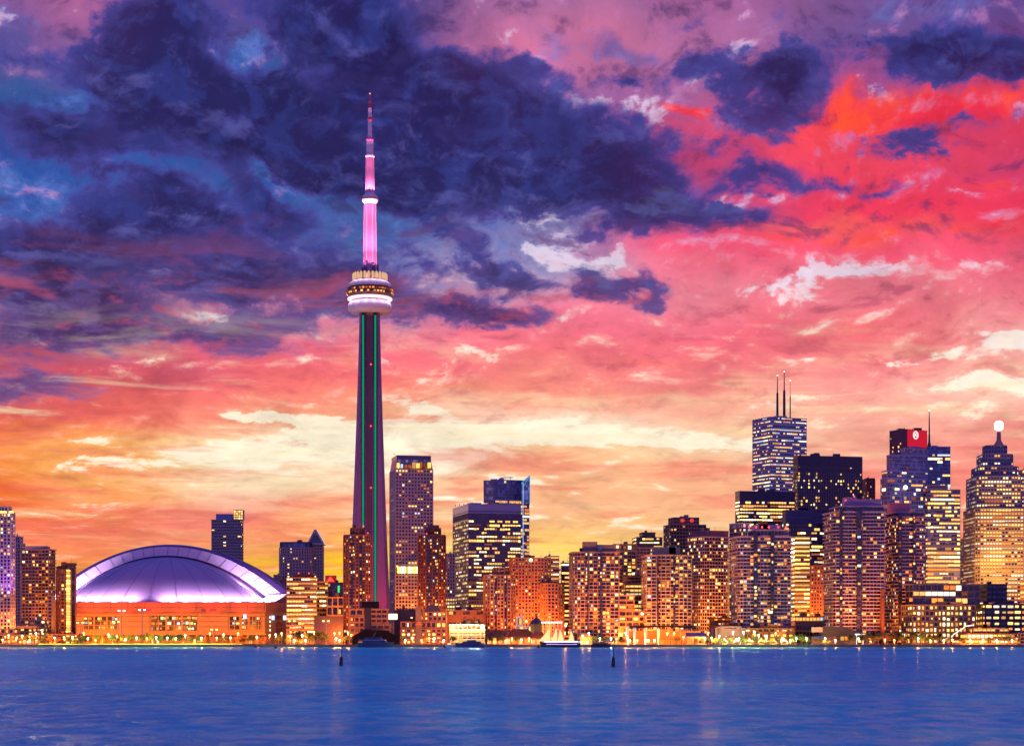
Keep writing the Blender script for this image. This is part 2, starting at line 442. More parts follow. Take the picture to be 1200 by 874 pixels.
# ================================================================ materials
def newmat(name):
    m = bpy.data.materials.new(name)
    m.use_nodes = True
    N = NT(m.node_tree)
    N.b = m.node_tree.nodes['Principled BSDF']
    return m, N
MATS = {}
def wallmat(name, col, rough=0.75, var=0.38, scale=0.06, metal=0.0, spec=0.4):
    if name in MATS:
        return MATS[name]
    m, N = newmat(name)
    tc = N.new('ShaderNodeTexCoord').outputs['Object']
    n1 = N.noise(tc, scale, 4.0, 0.6)
    n2 = N.noise(tc, scale * 9, 3.0, 0.6)
    k = N.m('ADD', N.m('MULTIPLY', n1.outputs['Fac'], var * 1.4), N.m('MULTIPLY', n2.outputs['Fac'], var * 0.6))
    k = N.m('ADD', k, 1.0 - var)
    s = N.new('ShaderNodeVectorMath', operation='SCALE')
    s.inputs[0].default_value = col
    N.l.new(k, s.inputs['Scale'])
    N.l.new(s.outputs[0], N.b.inputs['Base Color'])
    N.b.inputs['Roughness'].default_value = rough
    N.b.inputs['Metallic'].default_value = metal
    N.b.inputs['Specular IOR Level'].default_value = spec
    MATS[name] = m
    return m
def glassmat(name, col, rough=0.12, cell=(2.6, 2.6, 3.4), spec=0.8, metal=0.0):
    """unlit glazing: each pane a slightly different tone (blinds, rooms behind) and tilt"""
    if name in MATS:
        return MATS[name]
    m, N = newmat(name)
    tc = N.new('ShaderNodeTexCoord').outputs['Object']
    sn = N.new('ShaderNodeVectorMath', operation='SNAP')
    N.l.new(tc, sn.inputs[0]); sn.inputs[1].default_value = cell
    wn = N.new('ShaderNodeTexWhiteNoise', noise_dimensions='3D')
    N.l.new(sn.outputs[0], wn.inputs['Vector'])
    k = N.ss(wn.outputs['Value'], 0.55, 1.0, 0.6, 3.2)
    s = N.new('ShaderNodeVectorMath', operation='SCALE')
    s.inputs[0].default_value = col
    N.l.new(k, s.inputs['Scale'])
    N.l.new(s.outputs[0], N.b.inputs['Base Color'])
    N.b.inputs['Roughness'].default_value = rough
    N.b.inputs['Metallic'].default_value = metal
    N.b.inputs['Specular IOR Level'].default_value = spec
    MATS[name] = m
    return m
def emit(name, col, strength, rand=0.0, sample=False):
    if name in MATS:
        return MATS[name]
    m = bpy.data.materials.new(name)
    m.use_nodes = True
    N = NT(m.node_tree)
    m.node_tree.nodes.clear()
    e = N.new('ShaderNodeEmission')
    e.inputs[0].default_value = (*col, 1)
    if rand:
        oi = N.new('ShaderNodeObjectInfo')
        tc = N.new('ShaderNodeTexCoord').outputs['Generated']
        nz = N.noise(tc, 4.0, 2.0, 0.6)
        k = N.m('MULTIPLY', N.ss(oi.outputs['Random'], 0.0, 1.0, 1.0 - rand, 1.0 + rand, 'LINEAR'), N.ss(nz.outputs['Fac'], 0.3, 0.7, 0.65, 1.3, 'LINEAR'))
        N.l.new(N.m('MULTIPLY', k, strength), e.inputs[1])
    else:
        e.inputs[1].default_value = strength
    o = N.new('ShaderNodeOutputMaterial')
    N.l.new(e.outputs[0], o.inputs[0])
    if not sample:
        m.cycles.emission_sampling = 'NONE'
    MATS[name] = m
    return m

WIN = {
    'warm':   emit('window_warm', (1.0, 0.42, 0.10), 1.6, 0.6),
    'yellow': emit('window_yellow', (1.0, 0.58, 0.12), 1.9, 0.6),
    'white':  emit('window_white', (1.0, 0.80, 0.44), 1.9, 0.6),
    'orange': emit('window_orange', (1.0, 0.24, 0.03), 1.4, 0.6),
    'dim':    emit('window_dim', (0.9, 0.20, 0.05), 0.4, 0.6),
    'cool':   emit('window_cool', (0.72, 0.80, 1.0), 1.0, 0.6),
    'pink':   emit('window_pink', (1.0, 0.38, 0.24), 1.0, 0.6),
    'green':  emit('window_green', (0.55, 1.0, 0.35), 1.2, 0.6),
}
PAL = {
    'home':   ['warm'] * 5 + ['yellow'] * 3 + ['orange'] * 4 + ['white'] * 2 + ['dim'] * 4 + ['cool'],
    'office': ['yellow'] * 4 + ['warm'] * 4 + ['white'] * 4 + ['dim'] * 2,
    'gold':   ['yellow'] * 7 + ['warm'] * 4 + ['white'] * 4 + ['orange'],
    'violet': ['pink'] * 3 + ['warm'] * 4 + ['white'] * 3 + ['cool'] * 1 + ['dim'] * 2 + ['yellow'] * 2,
    'blue':   ['white'] * 4 + ['cool'] * 2 + ['yellow'] * 3 + ['warm'] * 2 + ['pink'],
}
BRICK = wallmat('red_brick', (0.26, 0.095, 0.055))
BRICKDK = wallmat('dark_brick', (0.17, 0.06, 0.04))
TAN = wallmat('tan_concrete', (0.34, 0.22, 0.14))
PINKCON = wallmat('pinkish_concrete', (0.32, 0.19, 0.165))
MAUVE = wallmat('mauve_concrete', (0.40, 0.29, 0.39))
GREY = wallmat('grey_concrete', (0.34, 0.32, 0.36))
PALE = wallmat('pale_stone', (0.55, 0.47, 0.46))
GOLDST = wallmat('gold_stone', (0.46, 0.33, 0.22))
NAVY = wallmat('navy_metal', (0.07, 0.065, 0.19), 0.4, 0.2)
BLACK = wallmat('black_steel', (0.042, 0.036, 0.10), 0.4, 0.2)
BLUEM = wallmat('blue_metal', (0.19, 0.24, 0.54), 0.4, 0.2)
SILVER = wallmat('silver_panel', (0.45, 0.46, 0.52), 0.35, 0.15)
WHITEM = wallmat('white_paint', (0.78, 0.76, 0.78), 0.5, 0.12)
DARKROOF = wallmat('dark_roofing', (0.05, 0.045, 0.06), 0.8)
REDROOF = wallmat('red_paint', (0.5, 0.05, 0.05), 0.5)
ASPH = wallmat('asphalt', (0.05, 0.05, 0.055), 0.85, 0.3)
G_DARK = glassmat('dark_glazing', (0.018, 0.018, 0.032))
G_BLACK = glassmat('black_glazing', (0.020, 0.018, 0.052), 0.08)
G_BLUE = glassmat('blue_glazing', (0.05, 0.08, 0.21), 0.08)
G_BROWN = glassmat('brown_glazing', (0.035, 0.02, 0.02))
G_SILVER = glassmat('silver_glazing', (0.16, 0.18, 0.26), 0.1, spec=1.0)

# ================================================================ water, ground, quay
WATER_A = (0.010, 0.46, 0.78)
WATER_B = (0.006, 0.84, 0.94)
def build_water():
    mb = MB()
    mb.add([(-9000, -600, 0), (9000, -600, 0), (9000, 12000, 0), (-9000, 12000, 0)], [(0, 1, 2, 3)])
    m, N = newmat('lake_water')
    b = N.b
    geo = N.new('ShaderNodeNewGeometry').outputs['Position']
    def layer(sx, sy, detail, dist=0.2, rough=0.6):
        mp = N.new('ShaderNodeMapping'); N.l.new(geo, mp.inputs[0]); mp.inputs['Scale'].default_value = (sx, sy, 1)
        return N.noise(mp.outputs[0], 1.0, detail, rough, dist).outputs['Fac']
    w0 = layer(0.9, 0.5, 3.0)              # chop
    w1 = layer(0.30, 0.17, 5.0)            # waves, long exposure smears them into level streaks
    w2 = layer(0.055, 0.055, 5.0)           # groups of waves
    w3 = layer(0.0075, 0.0045, 3.0)          # broad patches
    h = N.m('ADD', N.m('MULTIPLY', w1, 1.0), N.m('MULTIPLY', w0, 0.25))
    h = N.m('ADD', h, N.m('MULTIPLY', w2, 1.3))
    p = N.sep(geo)
    line = N.m('ADD', N.m('MULTIPLY', p[0], -0.10), 290.0)
    dist = N.m('ABSOLUTE', N.m('ADD', N.m('SUBTRACT', p[1], line), N.m('MULTIPLY', N.m('SUBTRACT', w2, 0.5), 40.0)))
    slick = N.m('MULTIPLY', N.ss(dist, 12.0, 2.0), N.ss(w3, 0.35, 0.6, 0.3, 1.0))
    bump = N.new('ShaderNodeBump')
    N.l.new(h, bump.inputs['Height'])
    bump.inputs['Strength'].default_value = 1.0
    bump.inputs['Distance'].default_value = WATER_BUMP
    # body colour of the lake seen through the long exposure, under a thin rough reflecting skin
    colr = N.mix(N.ss(w3, 0.38, 0.64), WATER_A, WATER_B)  # patches of reflected sky put into the body colour
    df = N.new('ShaderNodeBsdfDiffuse'); N.l.new(colr, df.inputs['Color']); N.l.new(bump.outputs[0], df.inputs['Normal'])
    gl = N.new('ShaderNodeBsdfGlossy'); gl.inputs['Color'].default_value = (0.40, 0.76, 1.0, 1)
    N.l.new(bump.outputs[0], gl.inputs['Normal'])
    N.l.new(N.m('ADD', N.ss(w2, 0.35, 0.65, WATER_ROUGH - 0.08, WATER_ROUGH + 0.08), N.m('MULTIPLY', slick, -0.12)), gl.inputs['Roughness'])
    mx = N.new('ShaderNodeMixShader')
    N.l.new(N.m('ADD', N.ss(w1, 0.40, 0.68, WATER_SPEC * 0.35, WATER_SPEC * 1.7), N.m('MULTIPLY', slick, 0.10)), mx.inputs[0])
    N.l.new(df.outputs[0], mx.inputs[1]); N.l.new(gl.outputs[0], mx.inputs[2])
    g2 = N.new('ShaderNodeBsdfGlossy'); g2.inputs['Color'].default_value = (0.48, 0.78, 1.0, 1)
    N.l.new(N.ss(w1, 0.35, 0.65, 0.20, 0.33), g2.inputs['Roughness'])
    mx2 = N.new('ShaderNodeMixShader')
    N.l.new(N.m('ADD', N.ss(w1, 0.36, 0.66, 0.02, 0.27), N.m('MULTIPLY', slick, 0.16)), mx2.inputs[0])
    N.l.new(mx.outputs[0], mx2.inputs[1]); N.l.new(g2.outputs[0], mx2.inputs[2])
    N.l.new(mx2.outputs[0], m.node_tree.nodes['Material Output'].inputs[0])
    struct(mb.build('water', m))
WATER_ROUGH = 0.24
WATER_SPEC = 0.20
WATER_BUMP = 2.2
build_water()

def build_ground():
    mb = MB()
    mb.box(-9000, 9000, SHORE + 0.6, 16000, -3.0, GZ)
    struct(mb.build('ground', ASPH))
    q = MB()
    q.box(-1200, 1200, SHORE, SHORE + 0.6, -3.0, GZ + 0.25)      # coping of the quay
    for k in range(-60, 61):                                     # timber fenders
        q.box(k * 12.0 - 0.3, k * 12.0 + 0.3, SHORE - 0.35, SHORE, -1.0, GZ - 0.1)
    struct(q.build('quay', wallmat('quay_stone', (0.30, 0.22, 0.18))))
    p = MB()
    p.add([(-1200, SHORE + 0.7, GZ + 0.004), (1200, SHORE + 0.7, GZ + 0.004), (1200, SHORE + 16, GZ + 0.004), (-1200, SHORE + 16, GZ + 0.004)], [(0, 1, 2, 3)])
    struct(p.build('pavement', wallmat('promenade_paving', (0.38, 0.30, 0.24))))
    g = MB()
    x0, x1 = PX(44, 1490), PX(282, 1490)
    n = 24
    top = [(x0 + (x1 - x0) * i / n, SHORE + 3 + 1.2 * math.sin(i * 1.3)) for i in range(n + 1)]
    bot = [(x0 + (x1 - x0) * i / n, SHORE + 15 + 1.5 * math.sin(i * 0.9)) for i in range(n + 1)]
    vs = [(a[0], a[1], GZ + 0.012) for a in top] + [(a[0], a[1], GZ + 1.1) for a in bot]
    g.add(vs, [(i, i + 1, n + 2 + i, n + 1 + i) for i in range(n)])
    struct(g.build('lawn', wallmat('lawn_grass', (0.08, 0.16, 0.03), 0.9, 0.5, 0.4)))
build_ground()

# ================================================================ generic tower builder
UNIT = {}
def unit_box(name):
    if name not in UNIT:
        me = bpy.data.meshes.new(name)
        v = [(x, y, z) for x in (-.5, .5) for y in (0, 1) for z in (-.5, .5)]
        me.from_pydata(v, [], [(0, 1, 3, 2), (4, 6, 7, 5), (0, 4, 5, 1), (2, 3, 7, 6), (0, 2, 6, 4), (1, 5, 7, 3)])
        me.materials.append(WIN['warm'])
        UNIT[name] = me
    return UNIT[name]

def footprint(x0, xc, x1, Y, th, depth=None, width=None):
    C = Vector((PX(xc, Y), Y)); t = R(th)
    r = Vector((math.cos(t), math.sin(t))); l = Vector((-math.sin(t), math.cos(t)))
    u0, u1 = (x0 - 600) / F, (x1 - 600) / F
    a = width or (u1 * Y - C.x) / (r.x - u1 * r.y)
    b = depth or (C.x - u0 * Y) / (-l.x + u0 * l.y)
    if depth and xc == x0:                       # one front only: keep the receding side inside the given span
        lx, ly = l.x * depth, l.y * depth
        if x0 > 600:
            C.x = max(C.x, u0 * (Y + ly) - lx)
            a = width or (u1 * Y - C.x) / (r.x - u1 * r.y)
        elif x1 < 600:
            a = min(a, (u1 * (Y + ly) - C.x - lx) / (r.x - u1 * r.y))
    return C, r * a, l * b
def rect(fp, s0=0, s1=1, t0=0, t1=1):
    C, A, B = fp
    return [tuple(C + A * s + B * t) for s, t in ((s0, t0), (s1, t0), (s1, t1), (s0, t1))]
def rounded(poly, rad, n=5, which=(0, 1, 2, 3)):
    out = []
    m = len(poly)
    for i, p in enumerate(poly):
        p = Vector(p)
        if i not in which:
            out.append(tuple(p)); continue
        a = (Vector(poly[i - 1]) - p).normalized(); b = (Vector(poly[(i + 1) % m]) - p).normalized()
        p0 = p + a * rad; p1 = p + b * rad
        for k in range(n + 1):
            f = k / n
            q = p0 * ((1 - f) ** 2) + p * (2 * f * (1 - f)) + p1 * (f ** 2)
            out.append(tuple(q))
    return out
def bowed(poly, bulge, n=8, edge=0):
    """the front edge swells outward in an arc"""
    p, q = Vector(poly[edge]), Vector(poly[(edge + 1) % len(poly)])
    e = (q - p).normalized(); nn = Vector((e.y, -e.x))
    arc = [tuple(p + (q - p) * (k / n) + nn * bulge * (1 - (2 * k / n - 1) ** 2)) for k in range(n + 1)]
    out = list(poly)
    if edge == 0:
        return arc + out[2:]
    return out[:edge] + arc + out[edge + 2:]
def offset(poly, d):
    n = len(poly); out = []
    for i in range(n):
        a, p, b = Vector(poly[i - 1]), Vector(poly[i]), Vector(poly[(i + 1) % n])
        e1, e2 = (p - a).normalized(), (b - p).normalized()
        n1, n2 = Vector((e1.y, -e1.x)), Vector((e2.y, -e2.x))
        m = n1 + n2
        m = m / max(m.length_squared, 0.3) * 2.0
        out.append(tuple(p + m * d))
    return out

class Tower:
    """a building: wall lattice with real openings, glazing set back inside it, lit windows in the openings"""
    def __init__(self, name, label, base, seed=0, cat='building', group=None):
        self.t = thing(name, label, cat, (base[0], base[1], GZ), group)
        self.rng = random.Random(seed * 77 + 5)
        self.parts = {}      # (part name, material name) -> MB
        self.mats = {}
        self.win = []
    def mb(self, part, mat):
        k = (part, mat.name)
        if k not in self.parts:
            self.parts[k] = MB(); self.mats[k] = mat
        return self.parts[k]
    def tier(self, poly, z0, z1, wall=GREY, glass=G_DARK, fh=3.3, bay=3.4, band=1.0, pier=0.7, bo=0.55, po=0.35, lit=0.3, pal='home', mode='punch', cap=1.2, floorvar=0.5,
             roof=None, roofmat=None, blank=0, nowin=(), wz=None):
        rng = self.rng
        W = self.mb('wall', wall); G = self.mb('glazing', glass)
        h = z1 - z0
        nf = max(1, round((h - cap) / fh)); fh = (h - cap) / nf
        G.prism(poly, z0, z1 - 0.3)
        ob = offset(poly, bo)
        for i in range(nf):
            zb = z0 + i * fh
            W.prism(ob, zb, zb + band)
        W.prism(offset(poly, bo + 0.12), z1 - cap, z1)
        n = len(poly)
        for i in range(n):
            p, q = Vector(poly[i]), Vector(poly[(i + 1) % n])
            e = q - p; L = e.length
            if L < 0.4: continue
            e = e / L; nn = Vector((e.y, -e.x)); mid = (p + q) / 2
            vis = nn.dot(Vector((0, 0)) - mid) / mid.length
            nb = max(1, round(L / bay)); bw = L / nb
            ang = math.atan2(e.y, e.x)
            if pier > 0.05:
                for k in range(nb + 1):
                    c = p + e * (bw * k)
                    W.obox(c - nn * 0.1, e, nn, pier, po + 0.1, z0 + 0.01, z1 - cap - 0.01)
            if vis < 0.03 or lit <= 0 or i in nowin: continue
            for fl in range(blank, nf):
                zb = z0 + fl * fh + band; hh = fh - band
                if wz and not (wz[0] <= zb <= wz[1]): continue
                pf = lit * (1 + floorvar * (rng.random() * 2 - 1))
                if mode == 'ribbon' and rng.random() < 0.10: pf = min(1, lit * 1.8)
                k = 0
                while k < nb:
                    if rng.random() < pf:
                        run = 1
                        if mode == 'ribbon':
                            while k + run < nb and run < 7 and rng.random() < 0.35 + pf * 0.5: run += 1
                        c = p + e * (bw * (k + run / 2)) + nn * 0.04
                        ww = bw * run - max(pier, 0.15) - 0.05
                        if mode == 'ribbon':
                            h2 = (hh - .06) * rng.uniform(.55, .95); zc = zb + hh - .05 - h2 / 2
                        else:
                            w2 = ww * rng.uniform(.5, 1.0); c = c + e * ((ww - w2) * rng.uniform(-.5, .5)); ww = w2
                            h2 = (hh - .06) * rng.uniform(.6, 1.0); zc = zb + .03 + h2 / 2 + (hh - .06 - h2) * rng.random()
                        self.win.append((c.x, c.y, zc, ang, ww, h2, rng.choice(PAL[pal])))
                        k += run
                    else:
                        k += 1
        if roof:
            rm = self.mb('roof', roofmat or DARKROOF)
            rm.prism(offset(poly, bo - 0.25), z1 - 0.3, z1 + 0.02)
    def slot(self, a, b, top, lit=.3, pal='home', base=None, out=1.7, Y=None):
        """a dark glazed vertical recess line down the front between bearings a and b"""
        Y = (Y or self.Y) - out; z0 = base or GZ; z1 = PZ(top, Y)
        self.mb('glazing', G_BLACK).box(PX(a, Y), PX(b, Y), Y, Y + out + .5, z0, z1)
        fl = self.mb('wall', self.slotmat)
        z = z0 + 1
        while z < z1 - 2.5:
            fl.box(PX(a, Y) + .05, PX(b, Y) - .05, Y - .12, Y + .3, z, z + .4)
            if self.rng.random() < lit:
                w = (PX(b, Y) - PX(a, Y)) * self.rng.uniform(.35, .8); c = PX((a + b) / 2, Y) + self.rng.uniform(-.3, .3)
                self.win.append((c, Y - .02, z + 1.6, 0.0, w, 1.7, self.rng.choice(PAL[pal])))
            z += 2.95
    slotmat = DARKROOF
    def plant(self, poly, z, mat):
        xs = [p[0] for p in poly]; ys = [p[1] for p in poly]; r = self.rng
        w = max(xs) - min(xs); d = max(ys) - min(ys)
        for i in range(2 if w > 22 else 1):
            cx = min(xs) + w * r.uniform(.25, .75); ww = w * r.uniform(.10, .22); yy = min(ys) + d * .35
            m = MB(); m.box(cx - ww / 2, cx + ww / 2, yy, yy + d * .3, z - .3, z + r.uniform(1.6, 3.4)); m.build('rooftop_plant', mat, self.t)
        cx = min(xs) + w * r.uniform(.2, .8)
        m = MB(); yy = min(ys) + d * .4; m.tube((cx, yy, z - .3), (cx, yy, z + r.uniform(4, 7)), .16, .07, 5); m.build('roof_aerial', BLACK, self.t)
    def part(self, part, mat):
        return self.mb(part, mat)
    def done(self, maxwin=100, winname='window'):
        for (part, mn), mb in self.parts.items():
            mb.build(part, self.mats[(part, mn)], self.t)
        off = self.t.location
        w = sorted(self.win, key=lambda a: -round(a[4] * a[5], 1))
        for (x, y, z, ang, ww, hh, mk) in w[:maxwin]:
            o = bpy.data.objects.new(winname, unit_box('window'))
            COL.objects.link(o); o.parent = self.t
            o.location = (x - off[0], y - off[1], z - off[2])
            o.rotation_euler = (0, 0, ang + math.pi)
            o.scale = (ww, 0.14, hh)
            o.material_slots[0].link = 'OBJECT'
            o.material_slots[0].material = WIN[mk]
        rest = w[maxwin:]
        if rest:
            keys = sorted({a[6] for a in rest}); mb = MB()
            for (x, y, z, ang, ww, hh, mk) in rest:
                mb.cur = keys.index(mk)
                u = (math.cos(ang), math.sin(ang)); n = (u[1], -u[0])
                mb.obox((x, y), u, n, ww, 0.14, z - hh / 2, z + hh / 2)
            tag(mb.build('window', [WIN[k] for k in keys], self.t), kind='stuff')
        return self.t

# ================================================================ lamps that light a place
def point(name, loc, col, power, parent=None, radius=0.6, spot=None, aim=None, blend=0.6):
    l = bpy.data.lights.new(name, 'SPOT' if spot else 'POINT')
    l.energy = power; l.color = col
    l.shadow_soft_size = radius
    if spot:
        l.spot_size = R(spot); l.spot_blend = blend
    o = bpy.data.objects.new(name, l)
    COL.objects.link(o)
    off = parent_loc(parent)
    o.location = (loc[0] - off[0], loc[1] - off[1], loc[2] - off[2])
    if aim is not None:
        d = Vector(aim) - Vector(loc)
        o.rotation_euler = d.to_track_quat('-Z', 'Y').to_euler()
    if parent is not None:
        o.parent = parent
    return o

# ================================================================ the observation tower
def build_spire():
    Y = 1900.0
    cx = PX(433.5, Y); s = Y / F
    T = thing('observation_tower', 'tall concrete needle tower with round pod, pink lit mast and green light strips', 'tower', (cx, Y, GZ))
    Z = lambda py: PZ(py, Y)
    conc = wallmat('tower_concrete', (0.13, 0.075, 0.13), 0.8, 0.3, 0.05)
    rc = wallmat('tower_wing_concrete', (0.25, 0.13, 0.28), 0.8, 0.3, 0.05)
    # shaft: three wings round a hexagonal core, tapering upward
    def ring(L, w, fx, z, fy=5.5):
        pts = []
        for th in (330, 90, 210):
            t = R(th); d = Vector((math.cos(t), math.sin(t))); n = Vector((-d.y, d.x))
            core = fx / 0.5 * 0.5
            for side, rr in ((-1, 0), (-1, 1), (1, 1), (1, 0)):
                base = d * (L if rr else core * 0.9)
                wid = w if rr else w + 1.6
                q = base + n * wid * side
                pts.append((cx + q.x, Y + q.y, z))
        return pts
    rows = [(757, 22.5), (735, 22.0), (700, 21.0), (650, 18.8), (600, 16.9), (550, 15.2), (500, 13.5), (450, 12.0), (400, 10.7), (364, 10.0)]
    mb = MB()
    mb.loft([ring(L * 1.03, 2.4 + (L - 10) * 0.06, 5.6, max(Z(y), GZ - 1)) for y, L in rows])
    mb.build('shaft', rc, T)
    # elevator core panel between the two front wings
    core = MB()
    core.prism([(cx - 5.0, Y - 6.6), (cx + 5.0, Y - 6.6), (cx + 5.0, Y), (cx - 5.0, Y)], GZ, Z(366))
    core.build('lift_shaft', conc, T)
    for sx in (-1, 1):
        g = MB()
        for i in range(118):                      # small LED tubes one above the other
            z0 = Z(712) + (Z(371) - Z(712)) * i / 118
            g.box(cx + sx * 6.1 - 0.8, cx + sx * 6.1 + 0.8, Y - 9.6, Y - 9.1, z0, z0 + 2.1)
        g.build('light_strip', emit('green_led', (0.0, 0.42, 0.18), 0.9), T)
        b = MB(); b.box(cx + sx * 6.2 - 1.6, cx + sx * 6.2 + 1.6, Y - 9.1, Y - 4, GZ, Z(369))
        b.build('light_rail', wallmat('teal_housing', (0.02, 0.05, 0.06), 0.5), T)
    for py in (428, 500, 572, 640):
        a = MB(); a.ball((cx + 1.5, Y - 7.0, Z(py)), 0.9, 8, 5)
        a.build('warning_light', emit('red_beacon', (1.0, 0.06, 0.08), 2.5), T)
    # pod
    def lathe(name, prof, mat, seg=40, smooth=False):
        m = MB(); m.lathe(cx, Y, [(r * s, Z(y)) for r, y in prof], seg)
        return m.build(name, mat, T, smooth)
    white = wallmat('pod_white', (0.78, 0.70, 0.76), 0.5, 0.06)
    brown = wallmat('pod_bronze', (0.14, 0.07, 0.05), 0.35, 0.1)
    lathe('pod_underside', [(8, 371), (11, 367), (18, 366)], wallmat('pod_under', (0.30, 0.17, 0.14)))
    lathe('radome', [(17, 367.5), (22.5, 366.5), (25, 363.5), (25.6, 360), (25, 356.5), (22.5, 354)], white, 48, True)
    lathe('lower_deck', [(21.5, 354), (21.5, 352)], brown)
    lathe('lit_deck_ring', [(25, 352.4), (26.2, 351.6), (26.2, 350.0), (25, 349.2)], emit('deck_light', (1.0, 0.72, 0.86), 1.3), 48)
    lathe('deck_soffit', [(24.6, 349.4), (25.6, 347)], brown, 48)
    lathe('observation_deck', [(26.2, 347), (27, 345.5), (27, 339), (26.4, 338)], wallmat('pod_dark_band', (0.10, 0.045, 0.04), 0.3, 0.1), 48)
    for row, (py, k) in enumerate(((344.8, 0), (341.2, .5))):
        rr = random.Random(row)
        for i in range(44):
            if rr.random() < 0.3: continue
            if math.sin(2 * math.pi * (i + k) / 44) > 0.1: continue
            a = 2 * math.pi * (i + k) / 44
            m = MB()
            c = (cx + 27.0 * s * math.cos(a), Y + 27.0 * s * math.sin(a)); n = (math.cos(a), math.sin(a))
            m.obox(c, (-n[1], n[0]), n, 2.2 * rr.uniform(.6, 1.1), 0.25, Z(py) - 0.8, Z(py) + 0.8)
            m.build('deck_window', WIN['dim'] if rr.random() < .4 else WIN['orange' if row else 'warm'], T)
    lathe('pod_roof', [(26.2, 338.2), (25.6, 335.5), (23.5, 332.2), (20.5, 330), (18, 329.3)], white, 48, True)
    lathe('crown_drum', [(18.5, 329.4), (18.5, 322), (17.5, 321)], wallmat('crown_bronze', (0.36, 0.22, 0.14), 0.5), 36)
    for i in range(26):
        a = 2 * math.pi * (i + .5) / 26
        m = MB(); p = (cx + 19.3 * s * math.cos(a), Y + 19.3 * s * math.sin(a))
        m.lathe(p[0], p[1], [(0.9, Z(329)), (1.15, Z(327)), (1.15, Z(322.2)), (0.4, Z(320.6))], 6)
        m.build('crown_light', emit('crown_glow', (1.0, 0.60, 0.36), 0.75), T)
    lathe('crown_ledge', [(20.4, 330.2), (20.4, 329.2)], brown, 36)
    # mast
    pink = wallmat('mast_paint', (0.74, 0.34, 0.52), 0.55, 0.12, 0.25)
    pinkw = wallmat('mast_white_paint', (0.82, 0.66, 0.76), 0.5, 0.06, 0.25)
    lathe('mast_foot', [(10, 321.5), (9.4, 319), (8.2, 318)], wallmat('mast_foot_paint', (0.25, 0.12, 0.22)), 6)
    for i, a in enumerate((20, 95, 160, 235, 305)):
        m = MB(); t = R(a); c = (cx + 8.6 * s * math.cos(t), Y + 8.6 * s * math.sin(t))
        m.box(c[0] - 1.6, c[0] + 1.6, c[1] - 1.6, c[1] + 1.6, Z(320), Z(309 + (i % 3) * 2))
        m.build('microwave_housing', wallmat('housing_violet', (0.16, 0.09, 0.22)), T)
    lathe('mast_lower', [(7.6, 320), (7.2, 300), (6.5, 240), (6.4, 236)], pink, 6)
    for k in range(6):
        a = 2 * math.pi * k / 6
        m = MB(); m.tube((cx + 7.5 * s * math.cos(a), Y + 7.5 * s * math.sin(a), Z(318)), (cx + 6.7 * s * math.cos(a), Y + 6.7 * s * math.sin(a), Z(240)), 0.55, 0.5, 6)
        m.build('mast_rib', pinkw, T)
    lathe('sky_pod', [(6.5, 239), (8.6, 237), (9.4, 235.2), (9.4, 232.5), (8.4, 230), (6.2, 228), (5.2, 226.5)], pinkw, 28, True)
    lathe('sky_pod_window_band', [(9.5, 234.9), (9.65, 234.3), (9.65, 233.3), (9.5, 232.8)], brown, 28)
    lathe('mast_upper', [(5.6, 230), (5.4, 210), (5.0, 184)], pink, 6)
    lathe('mast_collar', [(5.0, 185), (5.6, 184), (5.6, 182.5), (4.2, 181.5)], pinkw, 16)
    lathe('antenna_base', [(4.2, 183), (4.0, 165)], pinkw, 12)
    lathe('antenna_collar', [(4.0, 165.5), (4.7, 164.8), (4.7, 163.2), (2.6, 162)], wallmat('collar_magenta', (0.6, 0.12, 0.32)), 12)
    lathe('antenna_lower', [(2.6, 163), (2.1, 127)], pinkw, 10)
    lathe('antenna_ring', [(2.5, 142), (2.9, 141), (2.9, 139), (2.4, 138)], REDROOF, 10)
    lathe('antenna_upper', [(1.6, 128), (1.5, 119), (1.0, 118), (0.8, 111)], wallmat('mast_red', (0.62, 0.10, 0.16)), 8)
    m = MB(); m.ball((cx, Y, Z(110)), .8, 8, 5); m.build('beacon', emit('beacon_pink', (1, .35, .45), 1.5), T)
    # floodlights: on the pod roof and the sky pod for the mast, under the deck for the radome
    for a in (200, 250, 290, 340):
        t = R(a)
        p = (cx + 17 * s * math.cos(t), Y + 17 * s * math.sin(t), Z(319))
        point('mast_floodlight', p, (1.0, 0.26, 0.50), 2.2e4, T, 0.5, 70, (cx, Y, Z(262)))
        p = (cx + 9 * s * math.cos(t), Y + 9 * s * math.sin(t), Z(228))
        point('mast_floodlight', p, (1.0, 0.34, 0.58), 3.2e4, T, 0.3, 60, (cx, Y, Z(178)))
        p = (cx + 24 * s * math.cos(t), Y + 24 * s * math.sin(t), Z(329))
        point('mast_floodlight', p, (1.0, 0.24, 0.46), 4.2e5, T, 0.5, 34, (cx, Y, Z(228)), .9)
        point('mast_floodlight', p, (1.0, 0.34, 0.55), 1.3e6, T, 0.5, 14, (cx, Y, Z(160)), .9)
    for a in range(190, 360, 24):
        t = R(a)
        p = (cx + 27.5 * s * math.cos(t), Y + 27.5 * s * math.sin(t), Z(352.8))
        point('deck_floodlight', p, (1.0, 0.62, 0.86), 1500, T, 0.6)
        p = (cx + 23 * s * math.cos(t), Y + 23 * s * math.sin(t), Z(326))
        point('roof_floodlight', p, (1.0, 0.62, 0.66), 1500, T, 0.4)
    for dx in (-26, 0, 26):
        point('added_base_light', (cx + dx, Y - 62, GZ + 12), (1.0, .12, .12), 8e4, T, .6, 90, (cx + dx * .3, Y, 75), .9)  # added spots without fixtures, to redden the foot of the shaft
    return T
build_spire()

